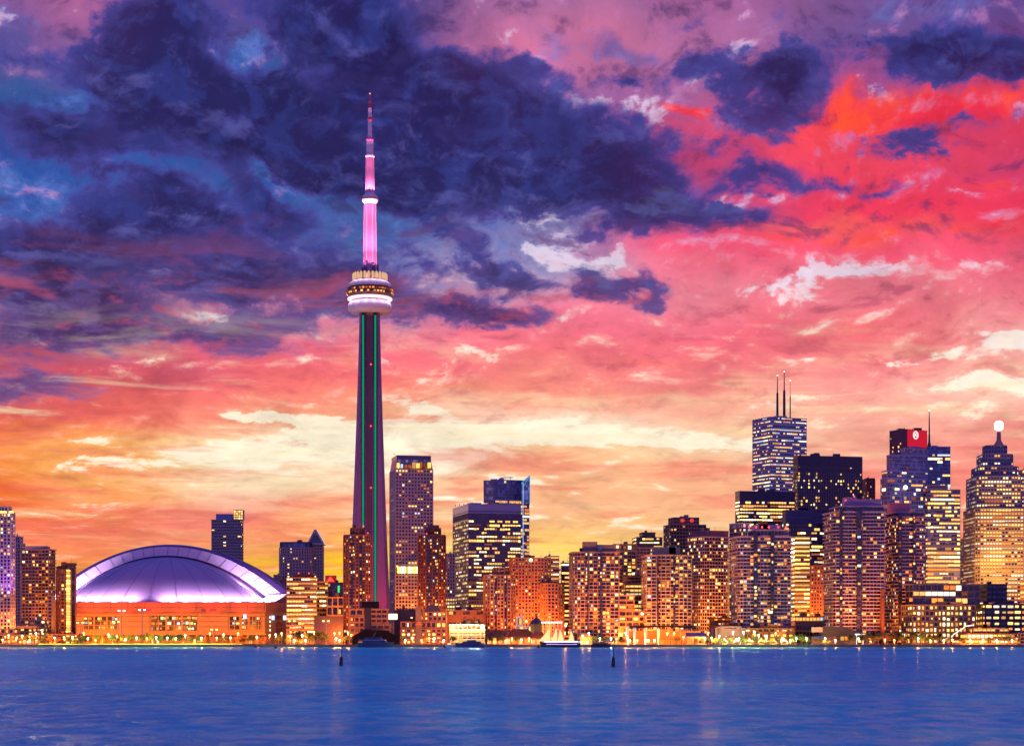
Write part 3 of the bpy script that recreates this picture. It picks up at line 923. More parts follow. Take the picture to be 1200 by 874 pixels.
# ================================================================ the domed stadium
def build_stadium():
    Y = 1750.0; YC = 1850.0
    cx = PX(196, YC)
    T = thing('domed_stadium', 'wide stadium with white ribbed dome glowing violet above a red orange wall', 'stadium', (cx, YC, GZ))
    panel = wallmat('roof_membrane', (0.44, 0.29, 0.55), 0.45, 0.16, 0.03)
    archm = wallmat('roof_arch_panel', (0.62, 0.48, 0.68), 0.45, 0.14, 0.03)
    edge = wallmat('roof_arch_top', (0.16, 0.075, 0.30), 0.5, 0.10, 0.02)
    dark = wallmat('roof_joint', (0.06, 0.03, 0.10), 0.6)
    k = YC / F
    zr = PZ(705.5, Y)                      # rim height
    Hx = 120 * k; Hy = 94.0; Hz = PZ(653, YC) - zr
    prof = lambda u: max(0.0, 1 - abs(u) ** 2.05)
    # front quarter dome: 12 ribbed panels
    na, nr = 72, 22
    mb = MB(); rings = []
    for i in range(nr + 1):
        rho = 1 - i / nr
        row = []
        for j in range(na + 1):
            a = math.pi + math.pi * j / na
            w = 1.0 + (0.004 if j % 6 == 0 else 0.0)
            row.append((cx + Hx * rho * math.cos(a), YC + Hy * rho * math.sin(a), zr + Hz * prof(rho) * w))
        rings.append(row)
    mb.loft(rings, close=False, caps=False)
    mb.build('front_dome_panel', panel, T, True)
    for j in range(1, 12):                 # seams between the dome's panels
        a = math.pi + math.pi * j / 12
        m = MB(); pts = []
        for i in range(17):
            rho = 1 - i / 16 * 0.93
            pts.append((cx + Hx * rho * math.cos(a), YC + Hy * rho * math.sin(a), zr + Hz * prof(rho) + 0.15))
        for p, q in zip(pts[:-1], pts[1:]):
            m.tube(p, q, 0.16, None, 5)
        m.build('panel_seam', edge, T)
    # the arch behind it: sloping front ring, then a barrel running back
    def arc(hw, top, base, y, n=64, pw=2.05):
        return [(cx + hw * (2 * i / n - 1), y, base + (top - base) * max(0, 1 - abs(2 * i / n - 1) ** pw)) for i in range(n + 1)]
    zi = PZ(652, YC); zo = PZ(637, YC); zb = PZ(697, YC)
    inner = arc(117 * k, zi - 4.0, PZ(709, YC), YC + 3.0)
    in2 = arc(123.5 * k, zi + 0.9, PZ(706, YC), YC - 1.0)
    mid = arc(138 * k, zo - 2.6, PZ(700, YC), YC + 6.0)
    outr = arc(143.5 * k, zo, zb, YC + 14.0)
    back = arc(143.5 * k, zo, zb, YC + 72.0)
    m = MB(); m.loft([inner, in2], close=False, caps=False); m.build('roof_joint', dark, T)
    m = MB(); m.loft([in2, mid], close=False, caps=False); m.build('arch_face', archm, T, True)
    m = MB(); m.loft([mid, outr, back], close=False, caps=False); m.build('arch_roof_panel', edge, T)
    for j in range(1, 20):
        f = j / 20 * 64; i0 = int(f)
        m = MB(); m.tube(Vector(in2[i0]) + Vector((0, -.1, .1)), Vector(mid[i0]) + Vector((0, -.1, .1)), 0.22, None, 5)
        m.build('arch_seam', edge, T)
    back2 = [(p[0], p[1] + 60, max(zr, p[2] - 22)) for p in back]
    m = MB(); m.loft([back, back2], close=False, caps=False); m.build('rear_roof_panel', edge, T, True)
    # white tip and glass gore at the right end of the arch
    for sx in (-1, 1):
        m = MB()
        ex = cx + sx * 143.5 * k
        p = [(cx + sx * 108 * k, YC - 12, PZ(705.6, YC)), (cx + sx * 121 * k, YC - 10, PZ(697.5, YC)), (ex - sx * 2, YC + 4, PZ(695, YC)), (ex - sx * 12, YC - 2, PZ(704.5, YC))]
        m.loft([p, [(a, b + 7, c) for a, b, c in p]])
        m.build('arch_foot', wallmat('arch_foot_white', (0.66, 0.56, 0.68)), T)
        m = MB(); m.ball((ex, YC + 6, PZ(693, YC)), 1.5, 8, 5); m.build('corner_light', emit('corner_lamp', (.9, .92, 1), 3.0), T)
    # wall
    red = wallmat('stadium_wall', (0.44, 0.17, 0.10), 0.8, 0.10, 0.03)
    red2 = wallmat('stadium_wall_panel', (0.50, 0.30, 0.12), 0.8, 0.25, 0.06)
    xl, xr = PX(58, Y), PX(311, Y)
    xe = PX(344, Y + 40)
    poly = [(xl, Y), (xr, Y), (xe, Y + 42), (xe, Y + 210), (xl - 20, Y + 210), (xl - 20, Y + 40)]
    m = MB(); m.prism(poly, GZ, PZ(716, Y)); m.build('lower_wall', red2, T)
    m = MB(); m.prism(offset(poly, 1.2), PZ(716, Y) - .4, zr + 0.2); m.build('upper_wall', red, T)
    # raised right shoulder the arch lands on
    xs = PX(318, Y + 45)
    m = MB(); m.prism([(xs, Y + 46), (xe - 1, Y + 46), (xe - 1, Y + 150), (xs, Y + 150)], zr - 1, 0, [(xs, Y + 46, zr + .3), (xe - 1, Y + 46, PZ(695, YC) - .5), (xe - 1, Y + 150, PZ(695, YC) - .5), (xs, Y + 150, zr + .3)])
    m.build('shoulder_wall', red, T)
    # rim gutter, joints of the panels, ledge above the street
    m = MB(); m.box(xl, xr + 1, Y - 2.2, Y - 1.21, zr - 0.6, zr + 0.5); m.build('rim_gutter', wallmat('gutter_violet', (0.30, 0.12, 0.28)), T)
    m = MB()
    for px in range(70, 311, 20):
        m.box(PX(px, Y) - 0.2, PX(px, Y) + 0.2, Y - 1.32, Y - 1.2, PZ(715, Y), zr - 1)
    m.box(xl, xr, Y - 1.3, Y - 1.2, PZ(711.5, Y) - 0.15, PZ(711.5, Y) + 0.15)
    m.build('panel_joint', dark, T)
    for i, (a, b) in enumerate(((60, 97), (139, 176), (232, 268), (306.5, 311))):      # projecting stair cores and pilasters between the bays
        m = MB(); m.box(PX(a, Y) + .4, PX(b, Y) - .4, Y - 1.0, Y - .03, GZ, PZ(717, Y)); m.build('wall_pier', red2, T)
        m = MB()
        for k in range(3): m.box(PX(a, Y) + .4, PX(b, Y) - .4, Y - 1.12, Y - 1.0, PZ(722 + k * 6, Y) - .18, PZ(722 + k * 6, Y) + .18)
        m.build('painted_shadow_joint', dark, T)  # raised dark strips, the shade of a recess put into their colour
    m = MB(); m.box(xl, xr, Y - 1.6, Y - .03, PZ(719.2, Y), PZ(717.8, Y)); m.build('string_course', red, T)
    rw = random.Random(21)
    for px in range(64, 310, 6):
        if rw.random() < .55: continue
        m = MB(); m.box(PX(px, Y), PX(px + rw.uniform(1.2, 3.4), Y), Y - .3, Y - .05, GZ + .5, GZ + rw.uniform(2.4, 5)); m.build('street_window', WIN[rw.choice(['warm', 'dim', 'yellow', 'orange', 'white', 'dim'])], T)
    m = MB(); m.box(xl - 2, xr + 2, Y - 9, Y - 0.02, PZ(743, Y) - 0.6, PZ(743, Y) + 0.6); m.build('street_ledge', red2, T)
    for px in range(62, 312, 10):
        m = MB(); m.box(PX(px, Y) - 0.7, PX(px, Y) + 0.7, Y - 8.4, Y - 7.0, GZ, PZ(743, Y) - 0.6); m.build('ledge_column', red2, T)
    for (a, b) in ((166, 178), (236, 242), (246, 254)):
        m = MB(); m.box(PX(a, Y), PX(b, Y), Y - 1.34, Y - 1.2, PZ(716, Y), PZ(713, Y)); m.build('louvre', wallmat('louvre_violet', (0.20, 0.08, 0.12)), T)
    # glazed bays
    rr = random.Random(3)
    bays = [(98, 110), (111, 125), (126, 138), (177, 194.5), (195.5, 213), (214, 231.5), (269, 281), (283, 291), (292.5, 300), (300.5, 306)]
    for bi, (a, b) in enumerate(bays):
        y0, y1 = (739, 721) if 3 <= bi <= 5 else (737.5, 722)
        m = MB(); m.box(PX(a, Y), PX(b, Y), Y - 0.12, Y - 0.03, PZ(y0, Y), PZ(y1, Y))
        w = m.build('glazed_bay', wallmat('bay_dark', (0.018, 0.006, 0.01), 0.3), T)
        fr = MB(); X0, X1, z0, z1 = PX(a, Y), PX(b, Y), PZ(y0, Y), PZ(y1, Y)
        for x in (X0, X1, (X0 + X1) / 2): fr.box(x - 0.35, x + 0.35, Y - 0.9, Y - 0.12, z0 - .3, z1 + .3)
        for f in (0, 1 / 3, 2 / 3, 1): fr.box(X0, X1, Y - 0.8, Y - 0.121, z0 + (z1 - z0) * f - .25, z0 + (z1 - z0) * f + .25)
        fr.build('bay_frame', red2, w)
        for fl in range(3):
            x = X0 + .5
            while x < X1 - 1.5:
                ww = rr.uniform(1.2, 3.6)
                if rr.random() < (0.72 if 3 <= bi <= 5 else 0.5):
                    c = rr.choice(['yellow', 'white', 'white', 'green', 'warm', 'cool', 'orange'])
                    q = MB(); zz = z0 + (z1 - z0) * (fl + rr.uniform(.2, .35)) / 3
                    q.box(x, min(x + ww, X1 - .5), Y - 0.3, Y - 0.122, zz, zz + (z1 - z0) * rr.uniform(.12, .2))
                    q.build('lit_pane', WIN[c], w)
                x += ww + rr.uniform(.3, 1.2)
    for (a, b, py) in ((143, 152, 725), (143, 152, 731), (254, 266, 723.5), (254, 266, 728.5), (254, 266, 735), (140, 151, 735)):
        m = MB(); m.box(PX(a, Y), PX(b, Y), Y - 0.14, Y - 0.03, PZ(py, Y) - .4, PZ(py, Y) + .4); m.build('slot_window', WIN['yellow'], T)
    for (a, py) in ((316, 723), (316, 728), (316, 733), (316, 738)):
        m = MB(); Y2 = Y + 6.5; x = PX(a, Y2); m.box(x - 1, x + 1, Y2 - .6, Y2 - .2, PZ(py, Y2) - .8, PZ(py, Y2) + .8); m.build('stair_window', WIN['white'], T)
    for i in range(3):
        m = MB(); Y2 = Y + 18; x = PX(327, Y2); z = PZ(738 - i * 7, Y2); m.box(x - 3, x + 3, Y2 - 2.3, Y2 - 1, z - 2, z + 2.2); m.build('loading_door', wallmat('door_maroon', (0.10, 0.02, 0.02)), T)
    for (px, py, c) in ((320, 723.5, (.35, .5, 1)), (334, 723.5, (.9, .7, .9)), (287, 722, (1, .6, .7))):
        Y2 = Y + max(0, (px - 311) * 1.27) - 3
        m = MB(); x = PX(px, Y2); m.box(x - 1.3, x + 1.3, Y2 - .4, Y2, PZ(py, Y2) - 2, PZ(py, Y2) + 2); m.build('lit_sign', emit('sign_%d' % px, c, 2.5), T)
    # roof floodlights along the rim
    for i in range(17):
        a = math.pi + math.pi * (i + .5) / 17
        if abs(i - 8) < 1: continue
        p = (cx + (Hx + 2) * math.cos(a), YC + (Hy + 4.0) * math.sin(a), zr + 2.0)
        m = MB(); m.box(p[0] - .6, p[0] + .6, p[1] - .5, p[1] + .5, zr + .2, zr + 1.4); m.build('floodlight', BLACK, T)
        point('rim_light', p, (1.0, 0.74, 1.0), 6.5e4, T, 0.5, 150, (cx + Hx * .55 * math.cos(a), YC + Hy * .55 * math.sin(a), zr + 30))
    for sx in (-1, 1):
        for f, pw in ((1.12, 7e4), (0.99, 6e4), (0.8, 4e4)):
            p = (cx + sx * Hx * f, YC - 24, zr + (6.0 if f > .9 else 22))
            point('arch_light', p, (1.0, 0.72, 1.0), pw, T, 0.6, 150, (cx + sx * Hx * .8, YC + 6, zr + 26))
    # red wash on the wall's upper band
    for px in (75, 110, 145, 180, 215, 250, 285):
        p = (PX(px, Y), Y - 14, PZ(722, Y))
        point('wall_floodlight', p, (1.0, 0.06, 0.05), 1.6e4, T, 0.6, 84, (PX(px, Y), Y, zr))
    for i, px in enumerate(range(72, 350, 30)):
        Yq = Y + max(0, (px - 311) * 1.27) - 38
        point('added_wash_light', (PX(px, Yq), Yq, GZ + 13), (1.0, 0.26, 0.02), 1.8e4 + 2.4e4 * (i * 2 % 3), T, 0.5, 120, (PX(px, Y), Y, 22))  # added spots without poles, brightening the stadium wall in orange
    return T
build_stadium()

# ================================================================ the buildings of the skyline
seedc = [0]
def B(name, label, x0, xc, x1, Y, th, tiers, cat='building', depth=None, shape=None, fin=True, group=None, up=0, upcol=(1.0, 0.24, 0.02), uptop=46, slots=(), plant=True, **st):
    """x0, xc, x1: left end, near corner, right end as bearings; th: turn of the street grid; tiers: (s0,s1,t0,t1,top row, overrides)"""
    seedc[0] += 1
    fp = footprint(x0, xc, x1, Y, th, depth)
    T = Tower(name, label, fp[0], seedc[0], cat, group)
    T.fp = fp; T.Y = Y
    z = GZ
    for tr in tiers:
        s0, s1, t0, t1, top = tr[:5]
        o = dict(st); o.update(tr[5] if len(tr) > 5 else {})
        zb = o.pop('z0', None); zb = z if zb is None else zb
        poly = rect(fp, s0, s1, t0, t1)
        sh = o.pop('shape', shape)
        if sh: poly = sh(poly)
        z1 = PZ(top, Y)
        T.tier(poly, zb, z1, **o)
        T.last = poly
        z = z1
    for sl in slots: T.slot(*sl, Y=Y - (st.get('bulge', 0)))
    if plant and T.last: T.plant(T.last, z, st.get('wall', GREY))
    if up:
        n = max(1, round((x1 - x0) / 26)); zu = GZ + 3.0
        for i in range(n):
            px = x0 + (x1 - x0) * (i + .5) / n; yy = Y - 24
            point('added_facade_light', (PX(px, yy), yy, zu), upcol, up * 1.35e4, T.t, .6, 100, (PX(px, Y), Y, GZ + uptop), .9)  # added spots without fixtures, put in to turn the lower front orange
    if fin: T.done()
    return T
def topbox(T, a, b, top, mat, s=(0.1, 0.9), t=(0.2, 0.8), name='rooftop_plant', z0=None, base=None):
    """plain machine room on a roof between bearings a and b"""
    Y = T.Y + 4
    m = MB(); z0 = PZ(base, T.Y) if base else z0
    m.box(PX(a, Y), PX(b, Y), Y, Y + 12, z0 - 0.2, PZ(top, Y))
    return m.build(name, mat, T.t)
def beacon(T, px, py, r=0.7, Y=None, mat=None):
    Y = (Y or T.Y); m = MB(); m.ball((PX(px, Y), Y - 0.4, PZ(py, Y)), r, 6, 4)
    m.build('beacon', mat or emit('red_beacon', (1.0, 0.06, 0.08), 2.5), T.t)
CONDO = dict(fh=2.95, bay=3.3, band=0.72, pier=0.42, bo=0.9, po=0.4)
BALC = dict(fh=2.95, bay=2.9, band=0.78, pier=0.14, bo=1.3, po=0.4, wall=MAUVE, glass=G_BLACK, lit=0.26, pal='home')
BRK = dict(fh=3.0, bay=3.1, band=1.15, pier=1.05, bo=0.35, po=0.6, wall=BRICK, glass=G_BLACK, lit=0.26, pal='home')
RIB = dict(fh=3.9, bay=3.0, band=1.7, pier=0.35, bo=0.3, po=0.15, mode='ribbon', pal='office', lit=0.4)
CURT = dict(fh=3.8, bay=2.6, band=0.55, pier=0.25, bo=0.2, po=0.25, mode='ribbon', pal='blue', lit=0.25)
oct_ = lambda c: (lambda p: rounded(p, c, 1))
rnd = lambda c: (lambda p: rounded(p, c, 5))
rndf = lambda c: (lambda p: rounded(p, c, 6, (0, 1)))

# ---- far left
T = B('condo_tower', 'tall pale tower lit violet at the left edge with glowing crown cornice', -24, 12.5, 17, 1655, 75,
      [(0, 1, 0, 1, 600, {}), (.1, .9, .1, .8, 593, dict(lit=0, pier=.8))], fin=False, fh=3.1, bay=3.2, band=.9, pier=1.0, bo=.5, po=.7, wall=PALE, glass=G_DARK, lit=.3, pal='violet')
for (px, w) in ((3, 9), (13, 5)):
    m = MB(); m.box(PX(px - w / 2, 1650), PX(px + w / 2, 1650), 1649.5, 1651, PZ(601, 1650), PZ(598.6, 1650)); m.build('lit_cornice', emit('cornice_gold', (1, .6, .15), 2.2), T.t)
T.done()
B('condo_tower', 'slim grid faced slab rising between the violet tower and the dark condo', 14, 24, 29, 1765, 70, [(0, 1, 0, 1, 636, {}), (.1, .7, .1, .7, 628, dict(lit=0))], fh=3.0, bay=2.8, band=.9, pier=.9, bo=.4, po=.5, wall=GREY, glass=G_BLACK, lit=.06, pal='home')
T = B('condo_tower', 'dark balcony condo with flat top just left of the brick tower', 26, 57, 64, 1700, 72, [(0, 1, 0, 1, 643, {})], up=10, fin=False, fh=2.95, bay=3.2, band=.8, pier=.5, bo=1.2, po=.6, wall=TAN, glass=G_BLACK, lit=.26, pal='home')
topbox(T, 29, 55, 639.5, GREY, base=643)
T.done()
T = B('condo_tower', 'eight sided brick tower beside the stadium with a glowing vertical stair strip', 61, 78, 94, 1612, 45, [(0, 1, 0, 1, 666, {}), (.12, .88, .12, .88, 662, dict(lit=0))], up=7, fin=False, shape=oct_(9), **dict(BRK, lit=.3))
for i in range(25):
    m = MB(); z = PZ(741, 1605) + i * 2.15; m.box(PX(78, 1603) - 1.1, PX(78, 1603) + 1.1, 1606.5, 1612, z, z + 1.75)
    m.build('stair_window', WIN['yellow'], T.t)
m = MB(); m.box(PX(71, 1612), PX(85, 1612), 1618, 1628, PZ(662, 1612), PZ(659, 1612)); m.build('rooftop_plant', BRICKDK, T.t)
beacon(T, 78, 657.5)
T.done()
B('brick_annex', 'narrow orange brick annex with one dark arched opening left of brick tower', 56, 56, 64, 1598, 5, [(0, 1, 0, 1, 697, {})], depth=14, cat='building', **dict(BRK, lit=.04, wall=TAN))

# ---- behind the stadium
T = B('office_tower', 'grey ribbon windowed tower behind the dome with lit yellow rooftop box', 248, 248, 285, 2300, 3, [(0, 1, 0, 1, 608.5, {})], depth=36, fin=False, fh=3.7, bay=3.4, band=1.7, pier=.4, bo=.4, po=.2, wall=GREY, glass=G_BLACK, lit=.06, pal='gold', mode='ribbon')
topbox(T, 253, 272.5, 602, BLUEM, base=608.5)
m = MB(); m.box(PX(273.5, 2300), PX(284.5, 2300), 2302, 2314, PZ(608.6, 2300), PZ(597, 2300)); rb = m.build('lit_rooftop_box', GREY, T.t)
for i in range(4):
    for j in range(4):
        m = MB(); x = PX(274.8 + i * 2.75, 2300); z = PZ(607 - j * 2.7, 2300); m.box(x - 1, x + 1, 2301.7, 2301.99, z - .9, z + .9); m.build('window', WIN['yellow'], rb)
T.done()
# gable topped pair
T = B('office_tower', 'pink stone tower with rounded dark glass front beside the pointed gable', 327, 327, 367, 2150, 4, [(0, 1, 0, 1, 641, {}), (.02, .98, .03, .97, 634.5, dict(wall=NAVY, glass=G_BLUE, lit=0, pier=.2, band=.3))], depth=38, shape=rndf(9), fh=3.5, bay=3.3, band=1.4, pier=1.3, bo=.4, po=.5, wall=wallmat('rose_stone', (.52, .37, .38)), glass=G_DARK, lit=.12, pal='gold')
T = B('office_tower', 'pink tower with a pointed glass gable rising behind the dome\'s right side', 361, 361, 379, 2165, 4, [(0, 1, 0, 1, 637, {})], depth=36, fin=False, fh=3.5, bay=3.3, band=1.4, pier=1.3, bo=.4, po=.5, wall=wallmat('rose_stone', (.52, .37, .38)), glass=G_DARK, lit=.1, pal='gold')
m = MB(); xa, xb, xm = PX(361, 2165), PX(379.3, 2165), PX(369.5, 2165); za, zp = PZ(637.2, 2165), PZ(620.5, 2165)
m.loft([[(xa, 2164, za), (xb, 2164, za), (xm, 2164, zp)], [(xa, 2200, za), (xb, 2200, za), (xm, 2200, zp)]]); m.build('gable_glass', G_BLUE, T.t)
for (p, q) in (((xa, za), (xm, zp)), ((xb, za), (xm, zp)), ((xa, za), (xb, za))):
    m = MB(); m.tube((p[0], 2163.6, p[1]), (q[0], 2163.6, q[1]), 1.3, None, 4); m.build('gable_trim', SILVER, T.t)
T.done()
B('office_building', 'low pinkish wing stepping down left of the rounded glass front tower', 317, 317, 330, 2120, 4, [(0, .5, 0, 1, 680, {}), (.35, 1, 0, 1, 673, {})], depth=30, fh=3.4, bay=3.2, band=1.3, pier=1.2, bo=.4, po=.4, wall=wallmat('rose_stone', (.52, .37, .38)), glass=G_DARK, lit=.1)
# lit office right of the stadium
LOF = dict(fh=3.9, bay=2.6, band=1.75, pier=.3, bo=.5, po=.2, wall=wallmat('ochre_panel', (.46, .28, .12)), glass=G_BROWN, lit=.6, pal='gold', mode='ribbon')
T = B('office_building', 'ochre office block with bright yellow window bands right of the stadium', 336, 336, 373, 1690, 3, [(0, 1, 0, 1, 676, {})], depth=40, fin=False, **LOF)
topbox(T, 345, 366, 673, BRICKDK, base=676.3); beacon(T, 350, 671.5); beacon(T, 362, 671.5); T.done()
B('office_building', 'narrow ochre office wing with slanted window bands beside the brightest banded office', 371, 371, 384, 1705, 14, [(0, 1, 0, 1, 681, {})], depth=30, **dict(LOF, lit=.4))
T = B('hotel_building', 'dark block carrying a glowing red rooftop sign left of the needle tower', 380, 380, 406, 1900, 4, [(0, 1, 0, 1, 682, {})], depth=34, fin=False, fh=3.6, bay=3.2, band=.6, pier=.3, bo=.2, po=.2, wall=BLACK, glass=G_BLACK, lit=.05)
m = MB(); m.box(PX(381, 1898), PX(393, 1898), 1898, 1910, PZ(682.3, 1900), PZ(674, 1900)); m.build('sign_box', wallmat('sign_red_box', (.5, .04, .03)), T.t)
m = MB(); m.loft([[(PX(382.5, 1897), 1897.4, PZ(681, 1897)), (PX(391.5, 1897), 1897.4, PZ(681, 1897)), (PX(387, 1897), 1897.4, PZ(675, 1897))], [(PX(382.5, 1897), 1897.9, PZ(681, 1897)), (PX(391.5, 1897), 1897.9, PZ(681, 1897)), (PX(387, 1897), 1897.9, PZ(675, 1897))]]); m.build('lit_sign', emit('sign_red', (1, .08, .05), 1.6), T.t)
m = MB(); m.box(PX(396, 1898), PX(398, 1898), 1897, 1898, PZ(694, 1900), PZ(686, 1900)); m.build('green_sign', emit('sign_green', (.05, .9, .2), 1.2), T.t)
T.done()
B('office_building', 'yellow framed office with two rows of square dark windows', 383, 383, 404, 1695, 3, [(0, 1, 0, 1, 699, {})], depth=30, fh=9, bay=5.6, band=1.6, pier=1.2, bo=.5, po=.6, wall=wallmat('yellow_frame', (.55, .36, .08)), glass=G_BLACK, lit=.3, pal='gold', blank=2)
m = MB(); m.box(PX(368, 1660), PX(404, 1660), 1660, 1668, GZ, PZ(722.5, 1660)); m.box(PX(368, 1660), PX(404, 1660), 1659.6, 1668.2, PZ(722.5, 1660), PZ(721.6, 1660))
tag(m.build('sound_wall', wallmat('taupe_wall', (.30, .20, .15))), 'plain taupe wall below the yellow framed office', 'wall')
# brick condo left of the needle tower
T = B('condo_tower', 'red brick condo tower standing in front of the needle tower\'s left edge', 403, 403, 434, 1630, 4, [(0, 1, 0, 1, 626, {}), (.26, .74, .1, .9, 617.5, dict(lit=.1))], up=12, slots=((411, 413.5, 630), (421, 424, 630)), depth=34, fin=False, shape=oct_(4), **dict(BRK, lit=.34))
beacon(T, 404, 624); beacon(T, 431, 624.5); beacon(T, 426, 616.5); T.done()

# ---- right of the needle tower
T = B('office_tower', 'tall lavender stone tower with sloped glass crown just right of needle tower', 460, 463.5, 507, 2000, 72 - 60, [(0, 1, 0, 1, 549, {})], up=20, uptop=60, depth=40, fin=False, fh=3.75, bay=3.3, band=1.55, pier=1.3, bo=.35, po=.5, wall=wallmat('lavender_stone', (.36, .29, .36)), glass=G_DARK, lit=.13, pal='home', mode='ribbon')
p0 = T.last; zz = PZ(549, 2000)
m = MB(); ct = [tuple(Vector(a) + (sum((Vector(b) for b in p0), Vector((0, 0))) / 4 - Vector(a)) * .10) for a in p0]
m.prism(p0, zz, 0, [(a[0], a[1], PZ(534.5, 2000)) for a in ct]); m.build('crown_glass', G_SILVER, T.t)
m = MB(); m.prism(offset(ct, .5), PZ(538, 2000), PZ(533, 2000)); m.build('crown_roof', NAVY, T.t)
rr = random.Random(9)
for i in range(9):
    m = MB(); a = 465 + i * 4.5; m.box(PX(a, 1998), PX(a + rr.uniform(2, 4.2), 1998), 1999.2, 2003, PZ(548, 2000), PZ(rr.uniform(541, 545), 2000)); m.build('crown_window', WIN[rr.choice(['dim', 'yellow', 'cool', 'warm'])], T.t)
for i in range(8):
    m = MB(); a = 465.5 + i * 3.2; m.box(PX(a, 1998), PX(a + 2.9, 1998), 1999.0, 1999.5, PZ(671.5, 1998), PZ(663.5, 1998)); m.build('sky_lobby_window', WIN['white' if i % 3 else 'yellow'], T.t)
beacon(T, 462, 532); beacon(T, 504, 532); T.done()
T = B('condo_tower', 'red brick condo tower in front of the tall lavender tower\'s right side', 491, 491, 522, 1680, 4, [(0, 1, 0, 1, 626, {}), (.28, .82, .1, .9, 617.5, dict(lit=.1))], up=10, slots=((502, 504, 628), (510, 512, 628)), depth=32, fin=False, shape=oct_(6), **dict(BRK, wall=BRICKDK, lit=.3))
beacon(T, 521, 624); beacon(T, 500, 625); topbox(T, 502, 514, 615, BLACK, base=617.6); T.done()
B('office_building', 'thin block between the brick condo and the wide dark office, yellow at its foot', 521, 521, 533, 1810, 3, [(0, 1, 0, 1, 700, dict(pal='gold', lit=.9, mode='ribbon')), (0, 1, 0, 1, 648, {})], depth=28, fh=3.4, bay=2.6, band=1.2, pier=.9, bo=.3, po=.3, wall=GREY, glass=G_DARK, lit=.15)
T = B('office_tower', 'wide flat topped dark office block with rows of amber windows', 531, 549, 610, 1900, 14, [(0, 1, 0, 1, 608, {}), (0, 1, 0, 1, 598, dict(fh=1.6, band=.5, lit=0, pier=.2)), (0, 1, 0, 1, 590, dict(lit=0, band=3, wall=BLUEM, cap=9.5, fh=12))], up=10, fin=False, fh=3.85, bay=2.7, band=1.35, pier=.45, bo=.3, po=.45, wall=NAVY, glass=G_BLACK, lit=.36, pal='office', mode='ribbon')
for i in range(16):
    m = MB(); a = 533 + i * 5; Y2 = 1899 if a > 549 else 1899 + (549 - a) * 2
    m.box(PX(a, Y2), PX(a + .8, Y2), Y2 + 4, Y2 + 5, PZ(590.2, 1900), PZ(588.3, 1900)); m.build('roof_anchor', BLACK, T.t)
T.done()
T = B('office_tower', 'glass tower with a blue lit fin and slanted peak behind the wide dark office', 567, 578, 620, 2120, 20, [(0, 1, 0, 1, 590, dict(lit=.34)), (0, .84, 0, 1, 585, dict(lit=1, fh=6, band=.5, bay=2.4, pal='gold')), (.0, .84, .0, 1, 561.5, dict(lit=.03, fh=3.6, band=.5))], fin=False, **dict(CURT, wall=BLUEM, glass=G_BLUE, pal='gold'))
YY = 2118
m = MB(); xa, xb, xc_ = PX(611, YY), PX(620.8, YY), PX(618, YY)
m.loft([[(xa, YY, PZ(590, YY)), (xb, YY, PZ(590, YY)), (xb, YY, PZ(557, YY)), (xa, YY, PZ(566, YY))], [(xa, YY + 30, PZ(590, YY)), (xb, YY + 30, PZ(590, YY)), (xb, YY + 30, PZ(557, YY)), (xa, YY + 30, PZ(566, YY))]]); m.build('glass_prism', glassmat('bright_blue_glass', (.16, .30, .44), .08, spec=1.0), T.t)
m = MB(); m.box(PX(612.6, YY), PX(613.5, YY), YY - 1.2, YY - .2, PZ(716, YY), PZ(566, YY)); m.build('blue_light_fin', emit('blue_fin', (.30, .52, 1.0), 1.0), T.t)
for (p, q) in (((611, 566), (620.8, 557)), ((613, 571), (620.8, 557)), ((620.8, 557), (620.8, 590))):
    m = MB(); m.tube((PX(p[0], YY), YY - .8, PZ(p[1], YY)), (PX(q[0], YY), YY - .8, PZ(q[1], YY)), .45, None, 5); m.build('lit_edge', emit('blue_edge', (.15, .45, .9), .7), T.t)
m = MB(); m.box(PX(566.6, YY), PX(578, YY), YY + 2, YY + 4.5, PZ(589, YY), PZ(562.5, YY)); m.build('silver_glass_side', G_SILVER, T.t)
m = MB(); m.tube((PX(588, YY), YY + 8, PZ(561, YY)), (PX(588, YY), YY + 8, PZ(558.5, YY)), .4); m.tube((PX(598, YY), YY + 8, PZ(561, YY)), (PX(598, YY), YY + 8, PZ(558.5, YY)), .4); m.tube((PX(586, YY), YY + 8, PZ(559, YY)), (PX(601, YY), YY + 8, PZ(558.6, YY)), .4); m.build('window_washing_crane', BLACK, T.t)
T.done()
B('condo_tower', 'slender orange brick condo in front of the wide dark office', 569, 569, 604, 1600, 4, [(0, 1, 0, 1, 673, {}), (.3, .8, .1, .8, 664, dict(lit=0))], up=10, slots=((580, 582.5, 677), (591, 593.5, 677)), depth=28, shape=oct_(4), **dict(BRK, wall=wallmat('orange_brick', (.40, .17, .08)), lit=.32))
T = B('condo_tower', 'broad orange brick apartment block with stepped right shoulder and rooftop lamp', 600, 600, 645, 1640, 4, [(0, 1, 0, 1, 653, {})], up=12, depth=30, fin=False, **dict(BRK, wall=wallmat('orange_brick', (.40, .17, .08)), lit=.38, bay=2.7, band=1.2, pier=1.1))
fp2 = footprint(632, 632, 661, 1625, 4, 26); T.tier(rounded(rect(fp2), 5, 1), GZ, PZ(683, 1625), **dict(BRK, wall=MATS['orange_brick'], lit=.4, bay=2.7, band=1.2, pier=1.1))
beacon(T, 622, 656, 1.5, 1638, emit('lamp_white', (1, .85, .6), 4)); beacon(T, 634, 651.5); T.done()
B('office_building', 'small tan office with yellow window stripes behind the broad brick block', 638, 638, 655, 1770, 4, [(0, 1, 0, 1, 651, {})], depth=26, **dict(RIB, wall=GOLDST, glass=G_BROWN, pal='gold', lit=.5))
